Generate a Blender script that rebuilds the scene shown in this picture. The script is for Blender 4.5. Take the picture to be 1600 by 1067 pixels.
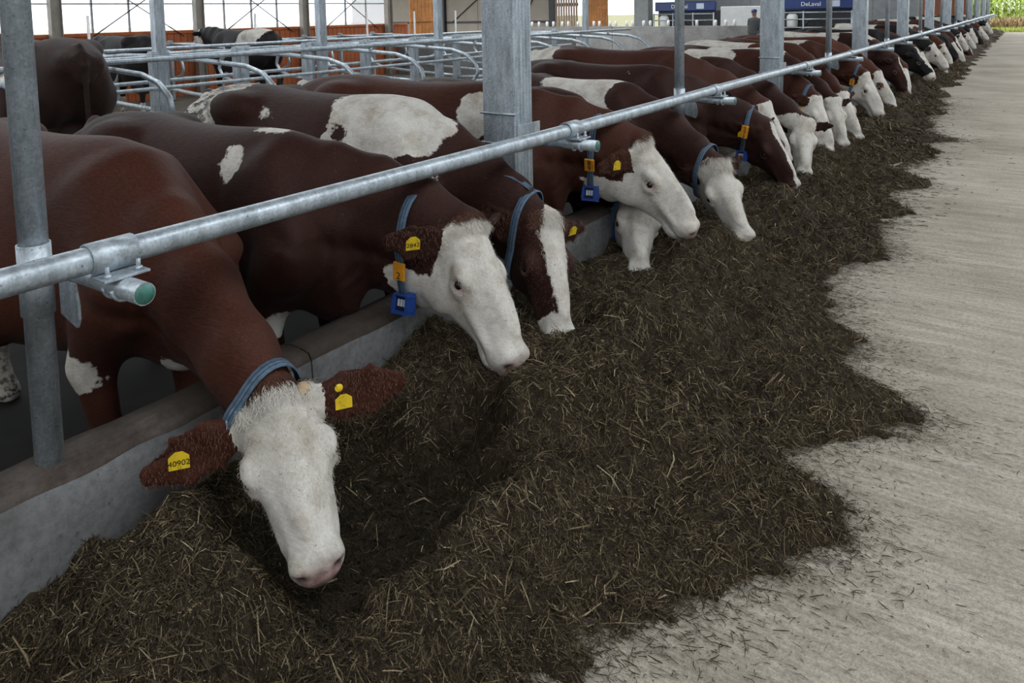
import bpy, math, random
import numpy as np
from mathutils import Vector, Matrix

for o in list(bpy.data.objects):
    bpy.data.objects.remove(o, do_unlink=True)
SC = bpy.context.scene
COL = SC.collection
random.seed(7)
RNG = np.random.default_rng(7)

# ------------------------------------------------------------------ camera
K = 0.88                      # survey unit -> metres
CAM_H = 1.915 * K
cam_d = bpy.data.cameras.new('camera')
cam = bpy.data.objects.new('camera', cam_d)
COL.objects.link(cam)
cam_d.sensor_width = 36.0
cam_d.lens = 1200.0 / 1600.0 * 36.0
cam_d.shift_x = 0.0
cam_d.shift_y = -(533.5 - 128.0) / 1600.0
cam_d.clip_start = 0.05
cam_d.clip_end = 500
_r = Vector((0.82683749, 0.56214830, -0.01814006))
_u = Vector((-0.03594946, 0.08500779, 0.99573155))
_b = Vector((0.56129084, -0.82265604, 0.09049655))
cam.matrix_world = Matrix(((_r.x, _u.x, _b.x, 0), (_r.y, _u.y, _b.y, 0), (_r.z, _u.z, _b.z, CAM_H), (0, 0, 0, 1)))
SC.camera = cam

# ------------------------------------------------------------------ world, exposure
w = bpy.data.worlds.new('overcast_sky')
SC.world = w
w.use_nodes = True
nt = w.node_tree
bg = nt.nodes['Background']
bg.inputs['Color'].default_value = (0.93, 0.97, 1.0, 1)
bg.inputs['Strength'].default_value = 1.0
SC.view_settings.view_transform = 'Standard'
SC.view_settings.look = 'None'
SC.view_settings.gamma = 1
SC.view_settings.exposure = 1.6
try:
    SC.view_settings.use_curve_mapping = False
except Exception:
    pass

# ------------------------------------------------------------------ generic helpers
def link(o, parent=None):
    COL.objects.link(o)
    if parent is not None:
        o.parent = parent
    return o

def tag(o, label=None, cat=None, group=None, kind=None):
    if label: o['label'] = label
    if cat: o['category'] = cat
    if group: o['group'] = group
    if kind: o['kind'] = kind
    return o

def empty(name, loc=(0, 0, 0), rz=0.0):
    o = bpy.data.objects.new(name, None)
    o.empty_display_size = 0.1
    o.location = loc
    o.rotation_euler = (0, 0, rz)
    return link(o)

def mesh_from(name, V, F, mats, smooth=False, midx=None):
    me = bpy.data.meshes.new(name)
    me.from_pydata([tuple(v) for v in V], [], [tuple(f) for f in F])
    for m in (mats if isinstance(mats, (list, tuple)) else [mats]):
        me.materials.append(m)
    if midx is not None:
        me.polygons.foreach_set('material_index', np.asarray(midx, dtype=np.int32))
    if smooth:
        me.polygons.foreach_set('use_smooth', np.ones(len(me.polygons), dtype=bool))
    me.update()
    return me

def mesh_np(name, V, Q, mats, smooth=True):
    """fast quad / tri mesh from numpy arrays"""
    V = np.ascontiguousarray(V, dtype=np.float32); Q = np.ascontiguousarray(Q, dtype=np.int32)
    n = Q.shape[1]
    me = bpy.data.meshes.new(name)
    me.vertices.add(len(V)); me.vertices.foreach_set('co', V.ravel())
    me.loops.add(Q.size); me.loops.foreach_set('vertex_index', Q.ravel())
    me.polygons.add(len(Q))
    me.polygons.foreach_set('loop_start', np.arange(0, Q.size, n, dtype=np.int32))
    me.polygons.foreach_set('loop_total', np.full(len(Q), n, dtype=np.int32))
    me.polygons.foreach_set('use_smooth', np.full(len(Q), bool(smooth)))
    for m in (mats if isinstance(mats, (list, tuple)) else [mats]):
        me.materials.append(m)
    me.update(calc_edges=True)
    me.validate()
    return me

def attr(me, name, vals, domain='POINT'):
    a = me.attributes.new(name, 'FLOAT', domain)
    a.data.foreach_set('value', np.ascontiguousarray(vals, dtype=np.float32))

def obj(name, me, parent=None, loc=None):
    o = bpy.data.objects.new(name, me)
    if loc is not None: o.location = loc
    return link(o, parent)

class MB:
    """collects simple shapes into one mesh"""
    def __init__(self): self.V = []; self.F = []; self.S = []
    def add(self, V, F, smooth=False):
        n = len(self.V)
        self.V += [tuple(v) for v in V]
        self.F += [tuple(i + n for i in f) for f in F]
        self.S += [smooth] * len(F)
        return self
    def box(self, x0, x1, y0, y1, z0, z1, bev=0.0, M=None):
        if bev <= 0:
            V = [(x, y, z) for x in (x0, x1) for y in (y0, y1) for z in (z0, z1)]
            F = [(0, 1, 3, 2), (4, 6, 7, 5), (0, 4, 5, 1), (2, 3, 7, 6), (0, 2, 6, 4), (1, 5, 7, 3)]
        else:
            V = []; F = []
            c = [(x0, x1), (y0, y1), (z0, z1)]
            idx = {}
            for sx in (0, 1):
                for sy in (0, 1):
                    for sz in (0, 1):
                        s = (sx, sy, sz)
                        p = [c[k][s[k]] for k in range(3)]
                        for ax in range(3):
                            q = [p[k] + (bev if s[k] == 0 else -bev) if k != ax else p[k] for k in range(3)]
                            idx[(s, ax)] = len(V); V.append(tuple(q))
            for ax in range(3):
                a, b = (ax + 1) % 3, (ax + 2) % 3
                for sd in (0, 1):
                    f = []
                    for (i, j) in ((0, 0), (1, 0), (1, 1), (0, 1)):
                        s = [0, 0, 0]; s[ax] = sd; s[a] = i; s[b] = j
                        f.append(idx[(tuple(s), ax)])
                    F.append(tuple(f if sd else f[::-1]))
            for ax in range(3):       # edges along ax
                a, b = (ax + 1) % 3, (ax + 2) % 3
                for i in (0, 1):
                    for j in (0, 1):
                        s0 = [0, 0, 0]; s0[a] = i; s0[b] = j; s1 = list(s0); s1[ax] = 1
                        F.append((idx[(tuple(s0), a)], idx[(tuple(s1), a)], idx[(tuple(s1), b)], idx[(tuple(s0), b)]))
            for sx in (0, 1):
                for sy in (0, 1):
                    for sz in (0, 1):
                        F.append(tuple(idx[((sx, sy, sz), k)] for k in range(3)))
        if M is not None: V = [tuple(M @ Vector(v)) for v in V]
        return self.add(V, F)
    def tube(self, pts, r, n=10, cap=True, rs=None):
        pts = [Vector(p) for p in pts]
        rings = []
        up = None
        for i, p in enumerate(pts):
            if i == 0: d = pts[1] - p
            elif i == len(pts) - 1: d = p - pts[i - 1]
            else: d = (pts[i + 1] - p).normalized() + (p - pts[i - 1]).normalized()
            d.normalize()
            if up is None:
                up = d.orthogonal().normalized()
            up = (up - d * up.dot(d)).normalized()
            sd = d.cross(up)
            rr = rs[i] if rs else r
            rings.append([p + up * (rr * math.cos(2 * math.pi * k / n)) + sd * (rr * math.sin(2 * math.pi * k / n)) for k in range(n)])
        V = [v for ring in rings for v in ring]
        F = []
        for i in range(len(pts) - 1):
            for k in range(n):
                a = i * n + k; b = i * n + (k + 1) % n
                F.append((a, b, b + n, a + n))
        self.add(V, F, True)
        if cap:
            m = len(self.V) - len(V)
            self.F.append(tuple(m + k for k in range(n))[::-1]); self.S.append(False)
            m2 = m + (len(pts) - 1) * n
            self.F.append(tuple(m2 + k for k in range(n))); self.S.append(False)
        return self
    def lathe(self, prof, n=12, M=None, cap=True):
        V = []; F = []
        for (r, z) in prof:
            for k in range(n):
                a = 2 * math.pi * k / n
                V.append((r * math.cos(a), r * math.sin(a), z))
        for i in range(len(prof) - 1):
            for k in range(n):
                a = i * n + k; b = i * n + (k + 1) % n
                F.append((a, b, b + n, a + n))
        if cap:
            F.append(tuple(range(n))[::-1]); F.append(tuple((len(prof) - 1) * n + k for k in range(n)))
        if M is not None: V = [tuple(M @ Vector(v)) for v in V]
        return self.add(V, F, True)
    def build(self, name, mat, parent=None, loc=None):
        me = mesh_from(name, self.V, self.F, mat)
        me.polygons.foreach_set('use_smooth', np.array(self.S, dtype=bool))
        me.update()
        return obj(name, me, parent, loc)

def copy_tree(o, parent=None):
    c = o.copy(); COL.objects.link(c)
    if parent is not None: c.parent = parent
    for ch in list(o.children):
        copy_tree(ch, c)
    return c

def text_mesh(s, size, mat, depth=0.0006):
    cu = bpy.data.curves.new('lettering', 'FONT')
    cu.body = s; cu.size = size; cu.extrude = depth; cu.resolution_u = 3
    cu.align_x = 'CENTER'; cu.align_y = 'CENTER'
    to = bpy.data.objects.new('lettering', cu); COL.objects.link(to)
    dg = bpy.context.evaluated_depsgraph_get(); dg.update()
    me = bpy.data.meshes.new_from_object(to.evaluated_get(dg))
    bpy.data.objects.remove(to, do_unlink=True)
    me.materials.clear(); me.materials.append(mat)
    return me

# ------------------------------------------------------------------ value noise (numpy)
_perm = RNG.permutation(4096)
_vals = RNG.random(4096)
def vnoise2(x, y):
    xi = np.floor(x).astype(np.int64); yi = np.floor(y).astype(np.int64)
    fx = x - xi; fy = y - yi
    fx = fx * fx * (3 - 2 * fx); fy = fy * fy * (3 - 2 * fy)
    def h(a, b): return _vals[(_perm[(a & 4095)] + b * 57) & 4095]
    return (h(xi, yi) * (1 - fx) + h(xi + 1, yi) * fx) * (1 - fy) + (h(xi, yi + 1) * (1 - fx) + h(xi + 1, yi + 1) * fx) * fy

# ------------------------------------------------------------------ materials
MATS = {}
def mat(name):
    m = bpy.data.materials.new(name); m.use_nodes = True
    MATS[name] = m
    n = m.node_tree
    return m, n, n.nodes['Principled BSDF']

def N(nt, typ, **kw):
    n = nt.nodes.new(typ)
    for k, v in kw.items():
        if k in n.inputs: n.inputs[k].default_value = v
        else: setattr(n, k, v)
    return n

def ramp(nt, fac, stops):
    r = nt.nodes.new('ShaderNodeValToRGB')
    e = r.color_ramp.elements
    while len(e) < len(stops): e.new(0.5)
    for el, (p, c) in zip(e, stops):
        el.position = p; el.color = (*c, 1) if len(c) == 3 else c
    nt.links.new(fac, r.inputs['Fac'])
    return r

def noise(nt, scale, detail=3, rough=0.55, coord=None, stretch=None, typ='Object'):
    tc = nt.nodes.new('ShaderNodeTexCoord')
    out = tc.outputs[typ]
    if stretch:
        mp = nt.nodes.new('ShaderNodeMapping'); mp.inputs['Scale'].default_value = stretch
        nt.links.new(out, mp.inputs['Vector']); out = mp.outputs['Vector']
    nn = nt.nodes.new('ShaderNodeTexNoise')
    nn.inputs['Scale'].default_value = scale; nn.inputs['Detail'].default_value = detail; nn.inputs['Roughness'].default_value = rough
    nt.links.new(out, nn.inputs['Vector'])
    return nn.outputs['Fac']

def mixc(nt, fac, a, b, blend='MIX'):
    m = nt.nodes.new('ShaderNodeMix'); m.data_type = 'RGBA'; m.blend_type = blend
    for sock, v in ((m.inputs[0], fac), (m.inputs[6], a), (m.inputs[7], b)):
        if isinstance(v, (int, float)): sock.default_value = v
        elif isinstance(v, (tuple, list)): sock.default_value = (*v, 1) if len(v) == 3 else v
        else: nt.links.new(v, sock)
    return m.outputs[2]

def math_(nt, op, a, b=None, clamp=False):
    m = nt.nodes.new('ShaderNodeMath'); m.operation = op; m.use_clamp = clamp
    for i, v in enumerate((a, b)):
        if v is None: continue
        if isinstance(v, (int, float)): m.inputs[i].default_value = v
        else: nt.links.new(v, m.inputs[i])
    return m.outputs[0]

def maprange(nt, v, a, b, c=0.0, d=1.0):
    m = nt.nodes.new('ShaderNodeMapRange')
    nt.links.new(v, m.inputs['Value'])
    for k, x in zip(('From Min', 'From Max', 'To Min', 'To Max'), (a, b, c, d)): m.inputs[k].default_value = x
    return m.outputs['Result']

def bump(nt, p, h, strength=0.3, dist=0.01):
    b = nt.nodes.new('ShaderNodeBump'); b.inputs['Strength'].default_value = strength; b.inputs['Distance'].default_value = dist
    nt.links.new(h, b.inputs['Height']); nt.links.new(b.outputs['Normal'], p.inputs['Normal'])

def flat(name, c, rough=0.6, metal=0.0, var=0.15, scale=6, spec=None):
    m, n, p = mat(name)
    f = noise(n, scale, 4)
    lo = tuple(x * (1 - var) for x in c); hi = tuple(min(1, x * (1 + var)) for x in c)
    r = ramp(n, f, [(0.3, lo), (0.7, hi)])
    n.links.new(r.outputs['Color'], p.inputs['Base Color'])
    p.inputs['Roughness'].default_value = rough; p.inputs['Metallic'].default_value = metal
    if spec is not None: p.inputs['Specular IOR Level'].default_value = spec
    return m

def geo_attr(nt, name, typ='GEOMETRY'):
    a = nt.nodes.new('ShaderNodeAttribute'); a.attribute_name = name; a.attribute_type = typ
    return a

# cow coat: patch outline comes from the mesh attribute 'white' (signed distance), tone from the object colour
def coat_material():
    m, n, p = mat('cow_coat')
    wh = geo_attr(n, 'white').outputs['Fac']; pk = geo_attr(n, 'pink').outputs['Fac']; so = geo_attr(n, 'soil').outputs['Fac']
    n1 = noise(n, 7, 4, 0.6); n2 = noise(n, 45, 3, 0.6)
    wob = math_(n, 'ADD', math_(n, 'MULTIPLY', math_(n, 'SUBTRACT', n1, 0.5), 0.10), math_(n, 'MULTIPLY', math_(n, 'SUBTRACT', n2, 0.5), 0.035))
    wf = maprange(n, math_(n, 'ADD', wh, wob), -0.004, 0.004)
    oi = n.nodes.new('ShaderNodeObjectInfo')
    hair = noise(n, 1.0, 3, 0.6, stretch=(28, 160, 160))
    tone = ramp(n, hair, [(0.3, (0.62, 0.62, 0.62)), (0.7, (1.25, 1.2, 1.15))])
    big = ramp(n, noise(n, 2.2, 3), [(0.3, (0.72, 0.68, 0.66)), (0.72, (1.15, 1.12, 1.08))])
    br = mixc(n, 1.0, oi.outputs['Color'], tone.outputs['Color'], 'MULTIPLY')
    br = mixc(n, 1.0, br, big.outputs['Color'], 'MULTIPLY')
    wn = ramp(n, noise(n, 9, 5, 0.65), [(0.30, (0.42, 0.37, 0.30)), (0.52, (0.65, 0.62, 0.57)), (0.8, (0.73, 0.71, 0.68))])
    wtone = ramp(n, hair, [(0.3, (0.86, 0.86, 0.86)), (0.7, (1.06, 1.06, 1.06))])
    wc = mixc(n, 1.0, wn.outputs['Color'], wtone.outputs['Color'], 'MULTIPLY')
    c = mixc(n, wf, br, wc)
    pinkc = ramp(n, noise(n, 30, 3), [(0.35, (0.22, 0.13, 0.12)), (0.65, (0.50, 0.33, 0.30))])
    c = mixc(n, pk, c, pinkc.outputs['Color'])
    c = mixc(n, math_(n, 'MULTIPLY', geo_attr(n, 'nostril').outputs['Fac'], .92), c, (.045, .022, .020))
    # small dark specks on the coat, and dung on rump and legs
    sp = math_(n, 'GREATER_THAN', noise(n, 60, 2, 0.5), 0.735)
    c = mixc(n, math_(n, 'MULTIPLY', sp, 0.55), c, (0.09, 0.07, 0.05))
    dn = maprange(n, noise(n, 1.0, 5, 0.7, stretch=(9, 26, 26)), 0.46, 0.56)
    c = mixc(n, math_(n, 'MULTIPLY', dn, so, True), c, (0.018, 0.015, 0.012))
    n.links.new(c, p.inputs['Base Color'])
    p.inputs['Roughness'].default_value = 0.62
    p.inputs['Specular IOR Level'].default_value = 0.16
    p.inputs['Sheen Weight'].default_value = 0.03
    p.inputs['Sheen Roughness'].default_value = 0.5
    h = math_(n, 'ADD', math_(n, 'MULTIPLY', hair, 0.5), math_(n, 'MULTIPLY', noise(n, 22, 4), 0.9))
    bump(n, p, h, 0.32, 0.012)
    return m
COAT = coat_material()

def hair_material():
    m, n, p = mat('cow_hair')
    t = geo_attr(n, 'tone').outputs['Fac']
    r = ramp(n, t, [(0.0, (0.07, 0.025, 0.014)), (0.42, (0.12, 0.05, 0.025)), (0.5, (0.42, 0.37, 0.30)), (1.0, (0.68, 0.65, 0.60))])
    n.links.new(r.outputs['Color'], p.inputs['Base Color'])
    p.inputs['Roughness'].default_value = 0.7
    return m
HAIR = hair_material()

def galvanised():
    m, n, p = mat('galvanised_steel')
    v = n.nodes.new('ShaderNodeTexVoronoi'); v.inputs['Scale'].default_value = 130
    tc = n.nodes.new('ShaderNodeTexCoord'); n.links.new(tc.outputs['Object'], v.inputs['Vector'])
    sp = ramp(n, v.outputs['Color'], [(0.2, (0.44, 0.51, 0.57)), (0.8, (0.60, 0.67, 0.735))])
    st = ramp(n, noise(n, 3.0, 5, 0.7, stretch=(6, 6, 1.2)), [(0.38, (0.62, 0.63, 0.63)), (0.6, (1, 1, 1))])
    c = mixc(n, 1.0, sp.outputs['Color'], st.outputs['Color'], 'MULTIPLY')
    pits = math_(n, 'GREATER_THAN', noise(n, 75, 2, 0.6), 0.70)
    c = mixc(n, math_(n, 'MULTIPLY', pits, 0.7), c, (0.10, 0.09, 0.08))
    n.links.new(c, p.inputs['Base Color'])
    p.inputs['Metallic'].default_value = 0.45
    rr = maprange(n, noise(n, 20, 3), 0.3, 0.7, 0.3, 0.48)
    n.links.new(rr, p.inputs['Roughness'])
    bump(n, p, noise(n, 60, 3), 0.08, 0.004)
    return m
GALV = galvanised()

def concrete(name, lo, mid, hi, scale=1.4, dark=0.0, streak=None):
    m, n, p = mat(name)
    r = ramp(n, noise(n, scale, 7, 0.62), [(0.3, lo), (0.5, mid), (0.72, hi)])
    c = r.outputs['Color']
    g = ramp(n, noise(n, 38, 5, 0.7), [(0.34, (0.72, 0.72, 0.72)), (0.6, (1.05, 1.05, 1.05))])
    c = mixc(n, 1.0, c, g.outputs['Color'], 'MULTIPLY')
    if streak:
        s = ramp(n, noise(n, 1.0, 5, 0.65, stretch=streak), [(0.36, (0.78, 0.77, 0.75)), (0.6, (1.06, 1.06, 1.06))])
        c = mixc(n, 0.8, c, s.outputs['Color'], 'MULTIPLY')
    sp = maprange(n, noise(n, 26, 4, 0.6), 0.66, 0.72)
    c = mixc(n, math_(n, 'MULTIPLY', sp, 0.6), c, (0.06, 0.052, 0.042))
    if dark:
        d = maprange(n, noise(n, 2.3, 5, 0.65), 0.44, 0.60)
        c = mixc(n, math_(n, 'MULTIPLY', d, dark), c, (0.05, 0.04, 0.032))
    n.links.new(c, p.inputs['Base Color'])
    p.inputs['Roughness'].default_value = 0.85
    p.inputs['Specular IOR Level'].default_value = 0.25
    bump(n, p, math_(n, 'ADD', noise(n, 9, 6, 0.7), math_(n, 'MULTIPLY', noise(n, 70, 3), 0.4)), 0.35, 0.012)
    return m
# ================================================================== cow builder (signed distance field -> one continuous mesh)
def nrm(v):
    v = np.asarray(v, float); return v / np.linalg.norm(v)

def smin(a, b, k):
    h = np.clip(0.5 + 0.5 * (b - a) / k, 0, 1)
    return b * (1 - h) + a * h - k * h * (1 - h)

def smax(a, b, k):
    return -smin(-a, -b, k)

class Field:
    def __init__(self, ax, ay, az):
        self.ax, self.ay, self.az = ax, ay, az
        self.D = np.full((len(ax), len(ay), len(az)), 0.5, dtype=np.float32)
    def sub(self, lo, hi, m):
        s = []
        for a, l, h in zip((self.ax, self.ay, self.az), lo, hi):
            i0 = max(0, np.searchsorted(a, l - m) - 1); i1 = min(len(a), np.searchsorted(a, h + m) + 1)
            s.append(slice(i0, i1))
        return tuple(s)
    def pts(self, s):
        return (self.ax[s[0]][:, None, None], self.ay[s[1]][None, :, None], self.az[s[2]][None, None, :])
    def apply(self, fn, lo, hi, k=0.04, op='add', m=0.12):
        s = self.sub(lo, hi, m + k)
        if any(q.stop - q.start < 1 for q in s): return
        d = fn(*self.pts(s)).astype(np.float32)
        if op == 'add': self.D[s] = smin(self.D[s], d, k)
        else: self.D[s] = smax(self.D[s], -d, k)
    # ---- primitives
    def ell(self, c, r, k=0.04, R=None, op='add'):
        c = np.asarray(c, float); r = np.asarray(r, float)
        rm = r.max()
        def fn(X, Y, Z):
            x, y, z = X - c[0], Y - c[1], Z - c[2]
            if R is not None:
                x, y, z = (R[0][0] * x + R[0][1] * y + R[0][2] * z, R[1][0] * x + R[1][1] * y + R[1][2] * z, R[2][0] * x + R[2][1] * y + R[2][2] * z)
            k0 = np.sqrt((x / r[0]) ** 2 + (y / r[1]) ** 2 + (z / r[2]) ** 2) + 1e-6
            k1 = np.sqrt((x / r[0] ** 2) ** 2 + (y / r[1] ** 2) ** 2 + (z / r[2] ** 2) ** 2) + 1e-6
            return k0 * (k0 - 1) / k1
        ext = rm if R is not None else r
        self.apply(fn, c - ext, c + ext, k, op, 0.1)
    def cap(self, a, b, r0, r1, side=(0, 1, 0), k=0.05):
        """tapered capsule with elliptic section; r = (half width along side, half depth)"""
        a = np.asarray(a, float); b = np.asarray(b, float)
        r0 = (r0, r0) if np.isscalar(r0) else r0; r1 = (r1, r1) if np.isscalar(r1) else r1
        ab = b - a; L2 = ab @ ab; d = ab / math.sqrt(L2)
        u = np.asarray(side, float); u = u - d * (u @ d); u = u / np.linalg.norm(u); v = np.cross(d, u)
        def fn(X, Y, Z):
            x, y, z = X - a[0], Y - a[1], Z - a[2]
            t = np.clip((x * ab[0] + y * ab[1] + z * ab[2]) / L2, 0, 1)
            qx, qy, qz = x - t * ab[0], y - t * ab[1], z - t * ab[2]
            ru = r0[0] + (r1[0] - r0[0]) * t; rv = r0[1] + (r1[1] - r0[1]) * t; rw = np.minimum(ru, rv)
            qu = (qx * u[0] + qy * u[1] + qz * u[2]); qv = (qx * v[0] + qy * v[1] + qz * v[2]); qw = (qx * d[0] + qy * d[1] + qz * d[2])
            k0 = np.sqrt((qu / ru) ** 2 + (qv / rv) ** 2 + (qw / rw) ** 2) + 1e-6
            k1 = np.sqrt((qu / ru ** 2) ** 2 + (qv / rv ** 2) ** 2 + (qw / rw ** 2) ** 2) + 1e-6
            return k0 * (k0 - 1) / k1
        m = max(max(r0), max(r1))
        self.apply(fn, np.minimum(a, b) - m, np.maximum(a, b) + m, k, 'add', 0.1)
    def loft(self, T, o, a, n, s, k=0.05, p=2.4, endr=0.06):
        """sections along axis a; T rows: t, top, bottom, half width top, half width bottom"""
        T = np.asarray(T, float); o = np.asarray(o, float)
        def fn(X, Y, Z):
            x, y, z = X - o[0], Y - o[1], Z - o[2]
            t = x * a[0] + y * a[1] + z * a[2]; nn = x * n[0] + y * n[1] + z * n[2]; ss = np.abs(x * s[0] + y * s[1] + z * s[2])
            tc = np.clip(t, T[0, 0], T[-1, 0]); w = np.abs(t - tc)
            def ip(c): return np.interp(tc.ravel(), T[:, 0], T[:, c]).reshape(tc.shape)
            top, bot, wt, wb = ip(1), ip(2), ip(3), ip(4)
            hh = (top - bot) * 0.5; v = (nn - (top + bot) * 0.5) / hh
            f = np.clip(v * 0.5 + 0.5, 0, 1); f = f * f * (3 - 2 * f)
            hw = wb + (wt - wb) * f
            q = (np.power(ss / hw, p) + np.power(np.abs(v), p) + np.power(w / endr, p)) ** (1 / p)
            return (q - 1) * np.minimum(hw, hh)
        ex = []
        for (t, top, bot, wt, wb) in T:
            for nn in (top, bot):
                for ss in (-max(wt, wb), max(wt, wb)):
                    ex.append(o + a * t + n * nn + s * ss)
        ex = np.array(ex)
        self.apply(fn, ex.min(0) - endr, ex.max(0) + endr, k, 'add', 0.1)

def surface_nets(F):
    D = F.D; ax, ay, az = F.ax, F.ay, F.az
    nx, ny, nz = D.shape
    S = D < 0
    c = np.zeros((nx - 1, ny - 1, nz - 1), dtype=np.int8)
    for i in (0, 1):
        for j in (0, 1):
            for k in (0, 1):
                c += S[i:nx - 1 + i, j:ny - 1 + j, k:nz - 1 + k]
    act = (c > 0) & (c < 8)
    I, J, Kk = np.nonzero(act)
    idx = np.full(act.shape, -1, dtype=np.int32); idx[I, J, Kk] = np.arange(len(I))
    P = np.zeros((len(I), 3)); W = np.zeros(len(I))
    cor = [(0, 0, 0), (1, 0, 0), (0, 1, 0), (1, 1, 0), (0, 0, 1), (1, 0, 1), (0, 1, 1), (1, 1, 1)]
    edges = [(0, 1), (2, 3), (4, 5), (6, 7), (0, 2), (1, 3), (4, 6), (5, 7), (0, 4), (1, 5), (2, 6), (3, 7)]
    vals = [D[I + x, J + y, Kk + z] for x, y, z in cor]
    pos = [np.stack([ax[I + x], ay[J + y], az[Kk + z]], 1) for x, y, z in cor]
    for a, b in edges:
        da, db = vals[a], vals[b]
        m = (da < 0) != (db < 0)
        t = np.where(m, da / np.where(m, da - db, 1), 0)[:, None]
        P += np.where(m[:, None], pos[a] + (pos[b] - pos[a]) * t, 0); W += m
    P /= W[:, None]
    Q = []
    for axn in range(3):
        sl0 = [slice(None)] * 3; sl1 = [slice(None)] * 3
        sl0[axn] = slice(0, -1); sl1[axn] = slice(1, None)
        A = S[tuple(sl0)]; B = S[tuple(sl1)]
        X = A != B
        e = np.array(np.nonzero(X)).T
        b1, b2 = (axn + 1) % 3, (axn + 2) % 3
        ok = (e[:, b1] > 0) & (e[:, b2] > 0) & (e[:, b1] < D.shape[b1] - 1) & (e[:, b2] < D.shape[b2] - 1)
        e = e[ok]
        flip = A[e[:, 0], e[:, 1], e[:, 2]]
        cs = []
        for (u, v) in ((-1, -1), (0, -1), (0, 0), (-1, 0)):
            q = e.copy(); q[:, b1] += u; q[:, b2] += v
            cs.append(idx[q[:, 0], q[:, 1], q[:, 2]])
        q = np.stack(cs, 1)
        q = np.where(flip[:, None], q, q[:, ::-1])
        Q.append(q)
    Q = np.concatenate(Q)
    return P, Q

def smooth_mesh(P, Q, it=2, lam=0.5):
    e = np.concatenate([Q[:, [0, 1]], Q[:, [1, 2]], Q[:, [2, 3]], Q[:, [3, 0]]])
    n = len(P)
    a = np.concatenate([e[:, 0], e[:, 1]]); b = np.concatenate([e[:, 1], e[:, 0]])
    cnt = np.bincount(a, minlength=n)[:, None]
    for _ in range(it):
        for l in (lam, -lam * 0.9):
            M = np.stack([np.bincount(a, weights=P[b, i], minlength=n) for i in range(3)], 1) / np.maximum(cnt, 1)
            P = P + (M - P) * l
    return P

def vnormals(P, Q):
    fn = np.cross(P[Q[:, 2]] - P[Q[:, 0]], P[Q[:, 3]] - P[Q[:, 1]])
    Nn = np.zeros_like(P)
    for i in range(4):
        for k in range(3): Nn[:, k] += np.bincount(Q[:, i], weights=fn[:, k], minlength=len(P))
    return Nn / (np.linalg.norm(Nn, axis=1, keepdims=True) + 1e-9)

def axis_steps(lo, hi, flo, fhi, fine, coarse):
    a = [lo]
    while a[-1] < hi:
        x = a[-1]
        if flo <= x <= fhi: st = fine
        else:
            dist = flo - x if x < flo else x - fhi
            st = min(coarse, fine + dist * 0.25)
        a.append(x + st)
    return np.array(a)

TRUNK = [  # x, top, bottom, half width top, half width bottom
    (-1.52, 1.31, 1.05, .10, .09), (-1.42, 1.385, .90, .19, .17), (-1.24, 1.425, .74, .255, .25), (-1.02, 1.435, .62, .27, .30),
    (-.72, 1.400, .555, .285, .36), (-.42, 1.390, .545, .285, .375), (-.15, 1.405, .57, .245, .335), (.02, 1.415, .60, .20, .28),
    (.16, 1.375, .615, .18, .25), (.30, 1.23, .64, .165, .20), (.40, 1.08, .70, .12, .13)]
def resample(T, n=48, sig=1.6):
    T = np.asarray(T, float)
    t = np.linspace(T[0, 0], T[-1, 0], n)
    out = [t]
    kk = np.exp(-.5 * (np.arange(-6, 7) / sig) ** 2); kk /= kk.sum()
    for c in range(1, T.shape[1]):
        v = np.interp(t, T[:, 0], T[:, c])
        vp = np.concatenate([2 * v[0] - v[6:0:-1], v, 2 * v[-1] - v[-2:-8:-1]])
        out.append(np.convolve(vp, kk, 'valid'))
    return np.stack(out, 1)
TRUNK = resample(TRUNK, 48, 2.2)
HEADL = 0.58
HEAD = [  # t, top, bottom, half width top, half width bottom  (head length 0.58)
    (-.02, -.030, -.130, .060, .055), (.02, .006, -.200, .098, .072), (.07, .014, -.262, .114, .082), (.13, .014, -.305, .122, .088),
    (.19, .008, -.315, .126, .088), (.25, .000, -.296, .118, .080), (.32, -.010, -.255, .098, .070), (.39, -.016, -.218, .080, .060),
    (.45, -.020, -.194, .070, .054), (.50, -.024, -.184, .068, .053), (.545, -.034, -.174, .067, .050), (.575, -.062, -.150, .052, .038)]

HEAD = resample(HEAD, 40, 1.3)
def head_frame(P, M, fwd, roll=0.0, nref=None):
    a = nrm(np.asarray(M) - np.asarray(P))
    ref = np.array([fwd[0] * 0.85, fwd[1] * 0.85, 0.75]) if nref is None else np.asarray(nref, float)
    n = nrm(ref - a * (ref @ a))
    s = np.cross(n, a)
    if roll:
        c, q = math.cos(roll), math.sin(roll)
        n, s = n * c + s * q, s * c - n * q
    return a, n, s

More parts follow.
